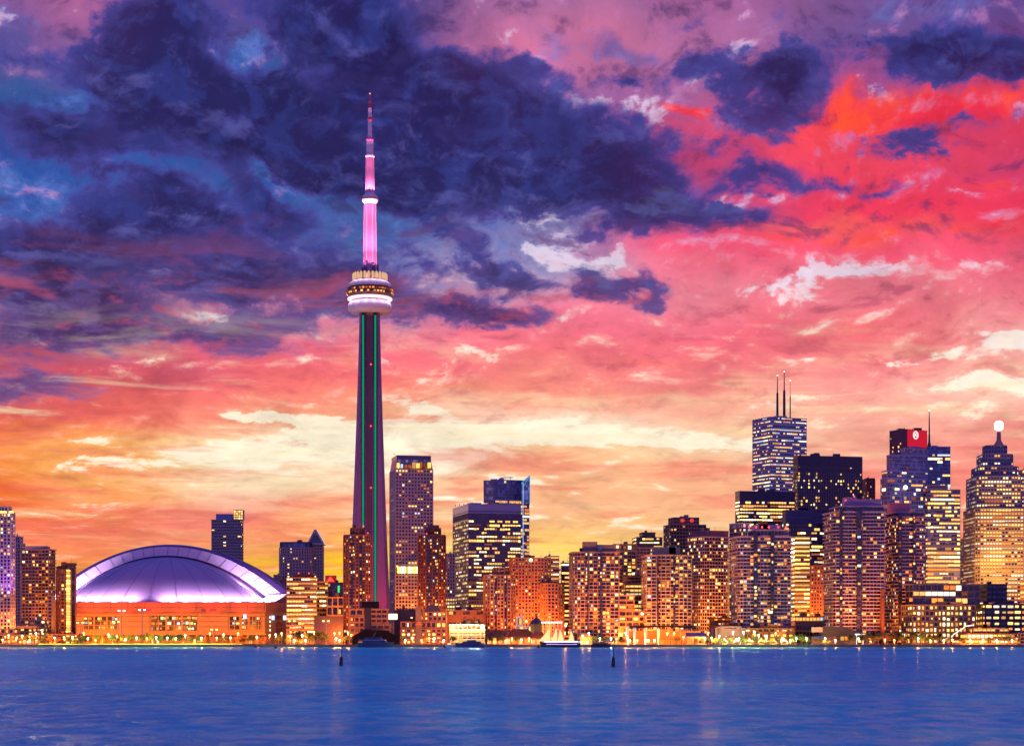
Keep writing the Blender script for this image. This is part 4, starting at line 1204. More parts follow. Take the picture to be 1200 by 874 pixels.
B('office_building', 'dark slab with two yellow floors between brick block and curved condo', 655, 655, 669, 1800, 4, [(0, 1, 0, 1, 659, {})], depth=26, **dict(RIB, wall=BLACK, glass=G_BLACK, pal='gold', lit=.35))
T = B('condo_tower', 'pinkish grid condo with bowed front and stepped penthouse, middle of the waterfront', 667.5, 667.5, 725, 1560, 4, [(0, 1, 0, 1, 646, {})], up=14, slots=((688, 690, 648), (703, 706, 648)), depth=30, fin=False, shape=lambda p: bowed(rounded(p, 6, 4, (0,)), 0, 6), **dict(CONDO, wall=PINKCON, lit=.4, bay=3.6, pier=.5, pal='home'))
topbox(T, 683, 700, 634.5, PINKCON, base=646, name='penthouse'); topbox(T, 700, 722, 638, PINKCON, base=646, name='penthouse')
m = MB(); m.box(PX(699, 1563), PX(705.5, 1563), 1562.5, 1563.4, PZ(645, 1563), PZ(639.5, 1563)); m.build('penthouse_window', G_BLUE, T.t)
T.done()
T = B('condo_tower', 'taller rear condo wing with amber rooftop lounge behind the bowed pinkish condo', 716, 716, 745, 1640, 4, [(0, 1, 0, 1, 645, {}), (0, 1, 0, .9, 637, dict(lit=.9, fh=8, band=1, pal='office', bay=4))], up=7, depth=28, **dict(CONDO, wall=TAN, lit=.36, pal='gold'))
B('office_building', 'small orange block with bright top floors tucked between the two bowed condos', 729, 729, 753, 1615, 4, [(0, 1, 0, 1, 684, dict(mode='ribbon', lit=.6)), (.1, 1, 0, 1, 675, dict(lit=0))], depth=24, **dict(CONDO, wall=TAN, lit=.5, pal='gold', fh=3.3, band=1.3))
B('parking_garage', 'low terraced garage with white lit ramps below the small orange block', 722, 722, 757, 1575, 4, [(0, 1, 0, 1, 715, {}), (0, .55, 0, 1, 697, {})], depth=20, fh=4.2, bay=6, band=1.6, pier=.7, bo=.8, po=.5, wall=TAN, glass=G_BROWN, lit=.4, pal='gold')
T = B('office_tower', 'distant dark brown office with two bright floors above the bowed condos', 741, 741, 776, 2000, 4, [(0, 1, 0, 1, 629, {}), (.25, .76, .2, .8, 623, dict(lit=0))], depth=34, **dict(RIB, wall=wallmat('umber_panel', (.14, .08, .09)), glass=G_BLACK, pal='gold', lit=.45))
B('condo_tower', 'plain brown slab behind the gap between the two bowed condos', 737, 737, 762, 1740, 4, [(0, 1, 0, 1, 641, {})], depth=26, **dict(CONDO, wall=wallmat('brown_concrete', (.24, .15, .13)), lit=.16))
T = B('office_tower', 'rose stone office with raised centre carrying red rooftop signs', 778, 786, 827, 2100, 10, [(0, 1, 0, 1, 614, {}), (.12, .82, .1, .9, 605.5, dict(lit=.05))], fin=False, fh=3.8, bay=3.2, band=1.6, pier=1.0, bo=.4, po=.5, wall=PINKCON, glass=G_BROWN, lit=.16, pal='gold')
for a in (800, 811):
    m = MB(); m.ball((PX(a, 2098), 2100.5, PZ(609.5, 2098)), 2.4, 10, 6, .9); m.build('lit_sign', emit('sign_crimson', (1, .08, .10), .75), T.t)
T.done()
T = B('condo_tower', 'pinkish grid condo with bowed front left of the amphitheatre\'s lit wall', 752, 752, 810, 1560, 4, [(0, 1, 0, 1, 650, {})], up=14, slots=((770, 772, 652, .3, 'home', None, 7.5), (789, 791.5, 652, .3, 'home', None, 7.5)), depth=30, fin=False, shape=lambda p: bowed(p, 7, 10), **dict(CONDO, wall=wallmat('peach_concrete', (.44, .29, .21)), lit=.36, bay=3.7, pier=.5, pal='home'))
topbox(T, 765, 797, 641, MATS['peach_concrete'], base=650, name='penthouse'); topbox(T, 784, 792, 639, G_BLACK, base=650, name='lift_room')
T.done()
T = B('condo_tower', 'silvery glass condo with curved crown between bowed condo and balcony condo', 806, 822, 857, 1690, 24, [(0, 1, 0, 1, 628, {}), (.06, 1, .05, .9, 621, dict(lit=.03, wall=wallmat('plum_panel', (.16, .08, .14)), fh=8, band=4))], up=15, shape=rndf(8), fh=3.05, bay=3.0, band=.7, pier=.35, bo=.8, po=.3, wall=wallmat('rose_silver', (.36, .27, .30)), glass=G_DARK, lit=.24, pal='gold')

# ---- the financial district
B('office_building', 'pale silver glass block peeking out left of the red beaconed balcony condo', 855, 871, 898, 1730, 30, [(0, .35, 0, 1, 612, {}), (0, 1, 0, 1, 618, dict(z0=GZ, wall=NAVY, glass=G_BLACK))], **dict(CURT, wall=SILVER, glass=G_SILVER, lit=.08))
T = B('office_tower', 'wide black office slab with amber floors in front of the tall white bank tower', 862, 867, 931, 1950, 12, [(0, 1, 0, 1, 612, {}), (0, 1, 0, 1, 586, dict(lit=.62)), (0, 1, 0, 1, 575, dict(lit=0, fh=5, band=4))], fin=False, **dict(RIB, wall=BLACK, glass=G_BLACK, pal='office', lit=.45, band=1.3, po=.3))
T.done()
T = B('office_tower', 'tallest white banded bank tower with three roof masts', 882, 903, 945, 2350, 25, [(0, 1, 0, 1, 497, {}), (0, 1, 0, 1, 488, dict(lit=.25, fh=4))], fin=False, fh=4.3, bay=2.6, band=2.5, pier=.3, bo=.3, po=.3, wall=wallmat('marble_panel', (.40, .42, .62), .45), glass=G_BLACK, lit=.38, pal='blue', mode='ribbon')
for (px, top, r, base) in ((911, 440, 1.3, 488), (919, 435.5, 1.5, 488), (926, 446, .7, 488)):
    Yq = 2385; m = MB(); zb, zt = PZ(base, 2350), PZ(top, Yq)
    m.lathe(PX(px, Yq), Yq, [(r * 1.2, zb - 1), (r, zb + (zt - zb) * .6), (r * .55, zb + (zt - zb) * .61), (r * .3, zt)], 8); m.build('roof_mast', wallmat('mast_dark', (.12, .06, .09)), T.t)
    beacon(T, px, top, 1.0, Yq, emit('beacon_pale', (1, .8, .75), 2))
for a in (884, 893, 905, 930, 943): beacon(T, a, 487, .8, 2352)
T.done()
T = B('office_tower', 'square shouldered black tower in front of the tall bank tower\'s right side', 930, 935, 1010, 2050, 12, [(0, 1, 0, 1, 552, {}), (0, 1, 0, 1, 545, dict(lit=.8, fh=7, band=3.5)), (0, 1, 0, 1, 533.5, dict(lit=0, fh=6, band=4.5))], fin=False, fh=3.7, bay=2.8, band=1.1, pier=.9, bo=.3, po=.5, wall=BLACK, glass=G_BLACK, lit=.27, pal='office', floorvar=.9)
topbox(T, 954, 960, 530.5, BLACK, base=533.6); T.done()
B('office_tower', 'black slab with violet parapet and amber floors below the square shouldered black tower', 917, 921, 1000, 1880, 12, [(0, 1, 0, 1, 628, dict(lit=.42)), (0, 1, 0, 1, 612, dict(lit=.2)), (.0, 1, 0, 1, 597, dict(lit=.0, fh=6, band=5, wall=NAVY))], **dict(RIB, wall=BLACK, glass=G_BLACK, pal='office', band=1.3, po=.3))
B('office_tower', 'small red brown tower showing beside the black tower\'s right shoulder', 1008, 1008, 1025, 2250, 4, [(0, 1, 0, 1, 560, {})], depth=30, fh=3.8, bay=3.2, band=1.3, pier=1.3, bo=.3, po=.5, wall=wallmat('red_granite', (.30, .10, .10)), glass=G_BLACK, lit=.22, pal='violet')
T = B('condo_tower', 'mauve balcony condo with red beacons on its stepped penthouse', 857, 857, 926.5, 1560, 4, [(0, 1, 0, 1, 628, {}), (.33, .95, .0, 1, 620, dict(lit=.1))], up=14, slots=((883, 888, 624), (903, 907, 624)), depth=32, fin=False, shape=lambda p: bowed(rounded(p, 7, 4, (0,)), 0, 6), **BALC)
topbox(T, 883, 916, 614.5, GREY, base=620, name='penthouse'); topbox(T, 890, 900, 611, BRICKDK, base=620, name='lift_room')
for a in (878, 886, 893, 901, 912, 921): beacon(T, a, 617.5, .9, 1560)
m = MB(); m.box(PX(900, 1558), PX(905, 1558), 1557.0, 1557.6, PZ(718.5, 1558), PZ(715.5, 1558)); m.build('window', WIN['white'], T.t)
T.done()
B('office_building', 'gold office with bright white and yellow ribbon floors between two balcony condos', 923, 923, 949, 1740, 4, [(0, 1, 0, 1, 628, {})], depth=30, **dict(RIB, wall=wallmat('gold_panel', (.42, .28, .10)), glass=G_BROWN, pal='gold', lit=.85, floorvar=.25))
B('hotel_building', 'orange masonry hotel with small punched windows beside the gold office', 946, 950, 970, 1760, 12, [(0, 1, 0, 1, 686, {}), (0, .75, 0, 1, 662, {})], up=17, fh=3.3, bay=2.8, band=1.5, pier=1.4, bo=.3, po=.4, wall=wallmat('orange_masonry', (.44, .22, .10)), glass=G_BROWN, lit=.2, pal='home')
B('podium_building', 'long low podium with a glowing orange top floor below the masonry hotel', 925, 925, 977, 1600, 3, [(0, 1, 0, 1, 731, dict(lit=.0, fh=6)), (0, 1, 0, 1, 721.5, dict(lit=1, fh=7, band=2.4, pal='home'))], depth=26, fh=4, bay=3, band=1.5, pier=.5, bo=.4, po=.3, wall=TAN, glass=G_BROWN, mode='ribbon')
# twin balcony condos
T = B('condo_tower', 'taller of the two mauve twin condos with rounded shoulders and violet penthouse', 966, 966, 1036, 1560, 4, [(0, 1, 0, 1, 599, {}), (.14, 1, .05, 1, 592, dict(lit=.1))], up=12, slots=((984, 987.5, 596), (1004, 1010, 596)), depth=34, fin=False, shape=lambda p: bowed(rounded(p, 9, 4, (0,)), 0, 6), **dict(BALC, lit=.2))
topbox(T, 990, 1004, 582.5, wallmat('violet_render', (.34, .2, .36)), base=592, name='penthouse'); topbox(T, 1004, 1033, 584.5, MATS['violet_render'], base=592, name='penthouse')
beacon(T, 991, 586); beacon(T, 1001, 581.5); T.done()
T = B('condo_tower', 'shorter of the two mauve twin condos, with a red lit penthouse', 1036, 1036, 1086, 1590, 4, [(0, 1, 0, 1, 605, {}), (.04, .96, .05, 1, 599, dict(lit=.1))], up=10, slots=((1053, 1057, 602), (1070, 1073, 602)), depth=34, fin=False, shape=rndf(6), **dict(BALC, lit=.25))
topbox(T, 1043, 1066, 589, wallmat('rose_render', (.5, .16, .24)), base=599, name='penthouse'); T.done()
m = MB(); m.box(PX(1033.5, 1552), PX(1036.5, 1552), 1552, 1560, GZ, PZ(700, 1552)); m.box(PX(1033.9, 1552), PX(1036.1, 1552), 1553, 1559, PZ(700, 1552), PZ(690, 1552))
tag(m.build('lift_shaft_tower', BRICKDK), 'narrow dark brick shaft standing between the mauve twin condos', 'tower')
# blue towers behind
T = B('office_tower', 'blue glass tower in stepped blocks behind the shorter mauve twin', 1032, 1040, 1087, 1800, 20, [(0, 1, 0, 1, 560, {}), (.0, 1, .0, .8, 551, dict(lit=.1)), (.12, 1, .0, .8, 532, dict(lit=.04)), (.45, 1, .1, .7, 523.5, dict(lit=0, wall=MAUVE, glass=G_SILVER, fh=9, band=2))], fin=False, **dict(CURT, wall=BLUEM, glass=G_BLUE, fh=4, lit=.18, band=.8, pal='violet'))
beacon(T, 1061, 571, 2.2, 1797, emit('lamp_cyan', (.7, .9, 1), 3)); T.done()
T = B('office_tower', 'red granite bank tower with glowing red crest sign at its curved top', 1043, 1062, 1086, 2150, 35, [(0, 1, 0, 1, 525, {}), (0, 1, 0, 1, 502.5, dict(lit=.06, fh=3.6))], fin=False, shape=lambda p: rounded(p, 4, 3, (0,)), fh=3.8, bay=2.9, band=1.3, pier=.9, bo=.3, po=.4, wall=wallmat('oxblood_granite', (.22, .05, .08), .4), glass=G_BLACK, lit=.16, pal='violet')
C_, A_, Bb = T.fp; e_ = A_.normalized(); n_ = Vector((e_.y, -e_.x)); ang_ = math.atan2(e_.y, e_.x)
def onface(f, z, w, h, d, name, mat):
    c = C_ + A_ * f + n_ * 0.75; m = MB(); m.obox(c, e_, n_, w, d, z - h / 2, z + h / 2); return m.build(name, mat, T.t)
zc = PZ(513, 2150)
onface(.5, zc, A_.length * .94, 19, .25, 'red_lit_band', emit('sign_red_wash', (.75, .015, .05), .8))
# the crest: a pale open globe with a bar across
m = MB(); c = C_ + A_ * .42 + n_ * 1.2
for k in range(20):
    a0, a1 = 2 * math.pi * k / 20, 2 * math.pi * (k + 1) / 20
    p = lambda a: (c.x + e_.x * 3.6 * math.cos(a), c.y + e_.y * 3.6 * math.cos(a), PZ(509, 2150) + 4.0 * math.sin(a))
    m.tube(p(a0), p(a1), .8, None, 6)
m.tube(p(2.6), p(-.5), .7, None, 6); m.tube(p(1.0), p(3.9), .5, None, 6)
m.build('crest_emblem', emit('crest_white', (1, .80, .75), 1.2), T.t)
T.done()
T = B('office_tower', 'slim blue glass tower topped by a single thin roof mast', 1076, 1076, 1113.5, 2250, 3, [(0, 1, 0, 1, 531, {}), (0, 1, 0, 1, 523, dict(lit=.05))], depth=40, fin=False, **dict(CURT, wall=BLUEM, glass=G_BLUE, fh=4, band=.9, bay=3.2, lit=.3, pal='blue'))
m = MB(); Yq = 2262; m.lathe(PX(1089, Yq), Yq, [(2.6, PZ(523, 2250)), (1.2, PZ(517, Yq)), (.8, PZ(500, Yq)), (.45, PZ(482, Yq))], 8); m.build('roof_mast', MATS['mast_dark'], T.t)
beacon(T, 1089, 481, 1.0, Yq, MATS['beacon_pale']); T.done()
B('office_tower', 'broad glass office with yellow lower floors below the slim masted tower', 1085, 1087, 1125, 1810, 6, [(0, 1, 0, 1, 640, dict(lit=.75)), (0, 1, 0, 1, 573, dict(lit=.32)), (0, .62, 0, .9, 568, dict(lit=.05))], up=24, upcol=(1.0, .48, .04), uptop=60, **dict(CURT, wall=wallmat('bronze_blue', (.20, .19, .28)), glass=G_BLUE, fh=3.9, band=1.3, bay=2.8, lit=.35, pal='gold'))
B('office_building', 'slim stepped building with golden window columns left of the spired tower', 1124, 1124, 1136, 2000, 4, [(0, 1, 0, 1, 651, {}), (0, .75, 0, 1, 630, {})], depth=28, **dict(BRK, wall=GOLDST, lit=.7, pal='gold'))
# the spired tower
ST = dict(fh=3.9, bay=3.0, band=1.75, pier=.85, bo=.4, po=.6, wall=wallmat('spired_stone', (.40, .29, .24)), glass=G_DARK, lit=.5, pal='gold', mode='ribbon')
Yd = 1900
def centred(hw, dp):
    x = PX(1171, Yd + 12); w = hw * Yd / F
    return [(x - w, Yd + 30 - dp), (x + w, Yd + 30 - dp), (x + w, Yd + 30 + dp), (x - w, Yd + 30 + dp)]
T = Tower('spired_tower', 'stepped golden tower topped by a white glowing ball on a spire', (PX(1171, Yd), Yd), 99)
T.Y = Yd; z = GZ
for hw, dp, top, lt in ((30, 28, 640, .66), (30, 28, 595, .5), (27.5, 25, 557, .45), (22.5, 21, 545, .38), (17.5, 16, 530, .3), (12, 11, 519, .0)):
    z1 = PZ(top, Yd); T.tier(oct_(4)(centred(hw, dp)), z, z1, **dict(ST, lit=lt, wall=(ST['wall'] if top > 560 else wallmat('spired_stone_dusk_tint', (.26, .24, .34))))); z = z1  # upper tiers: blue of the dusk put into the stone's colour
for px in (1150, 1171, 1192):
    point('added_facade_light', (PX(px, 1855), 1855, GZ + 30), (1.0, .50, .06), 2.2e5, T.t, .6, 100, (PX(px, 1872), 1872, 75), .9)  # added golden spots without fixtures, to gild the lower tiers
x = PX(1170.5, Yd + 30); Yq = Yd + 30
m = MB(); m.lathe(x, Yq, [(6.5, z - 1), (4.0, z + 3), (2.3, z + 6), (2.0, PZ(506, Yq))], 10); m.build('spire', wallmat('spire_rose', (.45, .22, .22)), T.t)
m = MB(); m.lathe(x, Yq, [(2.5, PZ(504.5, Yq)), (4.6, PZ(502.5, Yq)), (4.8, PZ(496, Yq)), (3.0, PZ(493.5, Yq)), (1.2, PZ(492.6, Yq))], 16); m.build('weather_beacon', emit('weather_ball', (1.0, .95, .82), 1.6, sample=True), T.t)
m = MB(); m.lathe(x, Yq, [(1.8, PZ(492.8, Yq)), (1.6, PZ(491, Yq)), (.5, PZ(489, Yq))], 8); m.build('red_finial', emit('finial_red', (1, .2, .2), 1.2), T.t)
T.done()
B('office_tower', 'teal glass tower edge at the far right behind the spired tower', 1192, 1192, 1215, 2150, 4, [(0, 1, 0, 1, 549, {})], depth=30, **dict(CURT, wall=wallmat('teal_panel', (.05, .20, .26)), glass=G_BLUE, lit=.12))
B('office_building', 'squat golden block with ribbon windows at the far right below the teal tower', 1196, 1196, 1225, 1700, 4, [(0, 1, 0, 1, 680, {})], depth=26, **dict(RIB, wall=GOLDST, glass=G_BROWN, pal='gold', lit=.6))

# ================================================================ the waterfront
ORANGE = (1.0, 0.22, 0.02)
AMBER = (1.0, 0.30, 0.04)
WHITEL = (1.0, 0.82, 0.55)
GLOBE = {'o': emit('globe_orange', (1.0, 0.55, 0.16), 7.0), 'w': emit('globe_white', (1.0, 0.86, 0.60), 8.0), 'c': emit('globe_cool', (0.85, 0.95, 1.0), 7.0)}
PLACES = [(-20, 56, 'the far left quay block'), (56, 97, 'the eight sided brick tower'), (97, 176, 'the stadium wall\'s left half'), (176, 236, 'the stadium\'s bright bays'),
          (236, 316, 'the stadium wall\'s right half'), (316, 372, 'the ochre banded office'), (372, 420, 'the plain taupe wall'), (420, 470, 'the dark moored yacht'), (470, 526, 'the brick quay terminal'),
          (526, 570, 'the glowing market hall'), (570, 628, 'the dark roofed quay sheds'), (628, 682, 'the white peaked tour boat'), (682, 732, 'the teal canopied boat'), (732, 818, 'the amphitheatre'), (818, 858, 'the blue roofed pavilion'),
          (858, 930, 'the red beaconed mauve condo'), (930, 1008, 'the black waterfront shed'), (1008, 1056, 'the two mauve twin condos'), (1056, 1118, 'the orange quay apartments'), (1118, 1240, 'the zigzag lit terrace')]
ORD = ['first', 'second', 'third', 'fourth', 'fifth', 'sixth', 'seventh', 'eighth', 'ninth', 'tenth', 'eleventh', 'twelfth', 'thirteenth', 'fourteenth']
def place(px):
    for a, b, n in PLACES:
        if a <= px < b: return n
    return PLACES[-1][2]
_cnt = {}
def which(kind, px):
    k = (kind, place(px)); _cnt[k] = _cnt.get(k, 0) + 1
    return ORD[_cnt[k] - 1], place(px)

# ---- street lamps
def make_lamp(name, kind, h, label):
    T = thing(name, label, 'street lamp', (0, 0, GZ))
    m = MB(); m.lathe(0, 0, [(.22, GZ), (.2, GZ + .8), (.11, GZ + 1.0), (.08, GZ + h - .5)], 8); m.build('pole', BLACK, T)
    m = MB(); m.ball((0, 0, GZ + h), .72, 10, 6); m.build('globe', GLOBE[kind], T)
    m = MB(); m.lathe(0, 0, [(.3, GZ + h - .95), (.4, GZ + h - .7), (.3, GZ + h - .6)], 8); m.build('globe_holder', BLACK, T)
    m = MB(); m.lathe(0, 0, [(.32, GZ + h + .64), (.1, GZ + h + .9)], 8); m.build('lamp_cap', BLACK, T)
    return T
PROTO = {}
def lamp(px, py, kind, power, Y=1490.0, col=None, grp='street lamps along the quay'):
    h = max(3.5, PZ(py, Y) - GZ)
    key = (kind, round(h * 2) / 2)
    nm = {'o': 'orange globe', 'w': 'warm white globe', 'c': 'cool white globe'}[kind]
    if key not in PROTO:
        PROTO[key] = make_lamp('street_lamp', kind, key[1], 'x'); T = PROTO[key]
    else:
        T = copy_tree(PROTO[key])
        for ch in [c for c in T.children if c.type == 'LIGHT']:
            bpy.data.objects.remove(ch)
    o, pl = which(nm + ' lamp', px)
    T['label'] = f'{o} from left of the {nm} lamps by {pl}'; T['group'] = grp
    T.location = (PX(px, Y), Y, GZ)
    c = col or {'o': ORANGE, 'w': AMBER, 'c': (0.8, .9, 1)}[kind]
    point('lamp_light', (PX(px, Y), Y - 0.2, GZ + key[1] - 1.4), c, power, T, 0.5)
LP = 1.5
for px, py, k, pw in sorted([
    (3, 749, 'o', 3), (10, 744, 'o', 2.5), (19, 748, 'o', 3), (26, 745, 'w', 2.5), (35, 749, 'o', 3), (42, 742, 'w', 2.5), (49, 738, 'w', 2), (64, 747, 'w', 2.5), (75, 746, 'o', 2.5), (85, 746, 'w', 2),
    (103, 748, 'c', .8), (112, 751, 'o', 1.5), (127, 743, 'w', 2.2), (137, 745, 'o', 2.2), (147, 749, 'c', .8), (160, 747, 'w', 2), (172, 748, 'o', 2), (183, 746, 'w', 2), (196, 747, 'c', .8), (206, 748, 'w', 2), (217, 744, 'w', 2), (228, 750, 'o', 2),
    (236, 747, 'w', 2), (246, 742, 'o', 2.5), (254, 747, 'o', 2), (262, 743, 'w', 2.5), (270, 747, 'w', 2.5), (279, 742, 'o', 2.5), (301, 746, 'w', 2.5), (316, 744, 'o', 2.5), (323, 743, 'w', 2), (330, 742, 'o', 2.5),
    (340, 745, 'o', 2.5), (345, 753, 'w', 2), (354, 744, 'w', 3), (358, 752, 'w', 2), (368, 740, 'o', 2), (392, 742, 'o', 3), (394, 748, 'w', 3), (398, 751, 'w', 1.5), (408, 741, 'o', 3),
    (475, 750, 'w', 2), (483, 747, 'w', 3), (494, 750, 'o', 2), (503, 748, 'o', 2.5), (509, 748, 'w', 3), (520, 751, 'w', 2),
    (600, 748, 'o', 4), (611, 749, 'w', 2), (620, 748, 'o', 4), (663, 733, 'w', .6), (683, 745, 'w', 2.5), (690, 742, 'w', 2.5), (703, 748, 'w', 1.5), (716, 748, 'c', .8),
    (738, 752, 'w', 2), (747, 752, 'o', 2.5), (757, 753, 'w', 1.6), (760, 752, 'w', 1.5), (767, 753, 'w', 1.5), (782, 742, 'o', 2), (790, 742, 'o', 2), (801, 746, 'o', 1.5), (826, 748, 'w', 3), (834, 747, 'w', 3), (843, 745, 'w', 2.5),
    (859, 740, 'w', 1.8), (871, 740, 'w', 1.3), (884, 740, 'w', 1.8), (866, 748, 'w', 1.2), (889, 744, 'w', 1.2), (898, 747, 'w', 1.2), (909, 742, 'o', 1.6), (917, 748, 'w', 1.4), (926, 750, 'w', 1.4), (933, 748, 'c', 1), (945, 748, 'w', 1.5),
    (967, 748, 'w', 2), (979, 751, 'w', 1.5), (1006, 748, 'w', 1.5), (1037, 749, 'o', 2.5), (1048, 750, 'o', 2), (1076, 748, 'w', 3), (1090, 750, 'o', 2), (1106, 751, 'w', 3), (1116, 749, 'o', 2.5), (1137, 751, 'w', 2.5), (1152, 750, 'w', 2.5), (1168, 751, 'w', 2.5), (1186, 750, 'w', 2.5)]):
    lamp(px, py, k, pw * (6500 if 97 < px < 316 else 9500) * LP, 1488.5 + (px * 7 % 5), ((1.0, .72, .16) if (97 < px < 240 or 840 < px < 950) and k != 'o' else None))
# lamps in the streets between the rows of buildings
for i, (px, Y, pw) in enumerate([(8, 1640, 5), (45, 1660, 5), (98, 1690, 4), (345, 1672, 1.5), (378, 1672, 1.2), (398, 1648, 1.5), (447, 1660, 8), (480, 1655, 7), (528, 1660, 6), (552, 1660, 8), (606, 1604, 4), (662, 1606, 5), (733, 1560, 4), (748, 1556, 4), (830, 1640, 8), (856, 1630, 5), (935, 1700, 5), (955, 1720, 5), (1003, 1540, 0.5), (1100, 1760, 10), (1130, 1760, 8), (1165, 1780, 10), (1195, 1780, 9)]):
    if pw < 1: continue
    lamp(px, 741, 'o', pw * 16000 * LP, Y, None, 'street lamps in the streets behind the quay')
# violet floodlight washing the leftmost tower
T0 = bpy.data.objects['condo_tower']
for px in (0, 12):
    point('violet_floodlight', (PX(px, 1632), 1628, PZ(706, 1632)), (0.45, 0.12, 1.0), 5e4, T0, 0.5, 90, (PX(px, 1655), 1655, PZ(650, 1655)))
# tall twin headed light masts in front of the stadium
for px, py in ((142.5, 716), (166.5, 715), (94, 730), (136, 729), (251, 738), (342, 728), (382, 728)):
    Y = 1660.0; o, pl = which('mast', px); z = PZ(py, Y)
    T = thing('light_mast', f'{o} from left of the twin headed masts by {pl}', 'light mast', (PX(px, Y), Y, GZ), 'tall light masts')
    m = MB(); m.lathe(PX(px, Y), Y, [(.5, GZ), (.28, z)], 8); m.build('pole', SILVER, T)
    m = MB(); m.box(PX(px, Y) - 2.4, PX(px, Y) + 2.4, Y - .2, Y + .2, z - .15, z + .15); m.build('arm', SILVER, T)
    for sx in (-1, 1):
        m = MB(); m.box(PX(px, Y) + sx * 2.2 - .8, PX(px, Y) + sx * 2.2 + .8, Y - .6, Y + .6, z + .1, z + .9); m.build('lamp_head', GLOBE['c' if py < 720 else 'o'], T)

# ---- trees
def leafmat(name, col):
    m, N = newmat(name)
    oi = N.new('ShaderNodeObjectInfo').outputs['Random']
    tc = N.new('ShaderNodeTexCoord').outputs['Object']
    n = N.noise(tc, 0.9, 3.0, 0.6)
    k = N.m('ADD', N.m('MULTIPLY', n.outputs['Fac'], 1.1), N.m('MULTIPLY', oi, 0.5))
    s = N.new('ShaderNodeVectorMath', operation='SCALE'); s.inputs[0].default_value = col
    N.l.new(k, s.inputs['Scale']); N.l.new(s.outputs[0], N.b.inputs['Base Color'])
    N.b.inputs['Roughness'].default_value = 0.7
    return m
BARK = wallmat('bark', (.07, .045, .03), .9)
LEAF = {'dark': leafmat('dark_leaves', (.025, .05, .022)), 'lime': leafmat('lamplit_leaves', (.12, .20, .015)), 'green': leafmat('green_leaves', (.05, .13, .03)), 'rust': leafmat('rust_leaves', (.13, .05, .02))}  # the yellow-green kind has warm lamplight put into its leaf colour
def make_tree(kind, seed, h=9.0):
    rg = random.Random(seed)
    T = thing('tree', 'x', 'tree', (0, 0, GZ))
    m = MB(); m.lathe(0, 0, [(.34, GZ), (.24, GZ + h * .2), (.15, GZ + h * .55)], 7)
    tips = []
    for i in range(7):
        a = i * 2.4 + rg.random(); l = h * rg.uniform(.2, .34)
        p0 = Vector((0, 0, GZ + h * rg.uniform(.22, .5))); p1 = p0 + Vector((math.cos(a) * l, math.sin(a) * l, l * rg.uniform(.5, 1.0)))
        m.tube(p0, p1, .12, .04, 5); tips.append(p1)
    m.build('trunk', BARK, T)
    c = MB()
    cl = [(t, h * rg.uniform(.14, .24)) for t in tips] + [(Vector((rg.gauss(0, h * .13), rg.gauss(0, h * .13), GZ + h * rg.uniform(.5, .88))), h * rg.uniform(.12, .22)) for _ in range(9)]
    for (cc, r) in cl:
        for _ in range(46):
            d = Vector((rg.gauss(0, 1), rg.gauss(0, 1), rg.gauss(0, .8))).normalized() * (r * rg.random() ** .35)
            p = cc + d; q = Vector((rg.gauss(0, 1), rg.gauss(0, 1), rg.gauss(0, 1))).normalized(); u = q.orthogonal().normalized(); w = q.cross(u)
            sz = rg.uniform(.22, .5)
            c.add([p - u * sz, p + w * sz * .6, p + u * sz, p - w * sz * .6], [(0, 1, 2, 3)])
    c.build('crown', LEAF[kind], T)
    return T
TREEP = {}
def tree(px, top, kind, Y, wide=1.0, lab=None):
    rg = random.Random(int(px * 13)); v = rg.randrange(2)
    if (kind, v) not in TREEP:
        TREEP[(kind, v)] = make_tree(kind, 11 + v * 5 + len(TREEP)); T = TREEP[(kind, v)]
    else:
        T = copy_tree(TREEP[(kind, v)])
    h = PZ(top, Y) - GZ
    s = h / 9.0
    T.location = (PX(px, Y), Y, GZ); T.scale = (s * wide, s * wide, s); T.rotation_euler = (0, 0, rg.random() * 6.28)
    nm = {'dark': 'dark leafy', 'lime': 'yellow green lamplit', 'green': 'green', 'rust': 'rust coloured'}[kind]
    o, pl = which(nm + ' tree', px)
    T['label'] = f'{o} from left of the {nm} trees by {pl}'; T['group'] = 'trees along the waterfront'
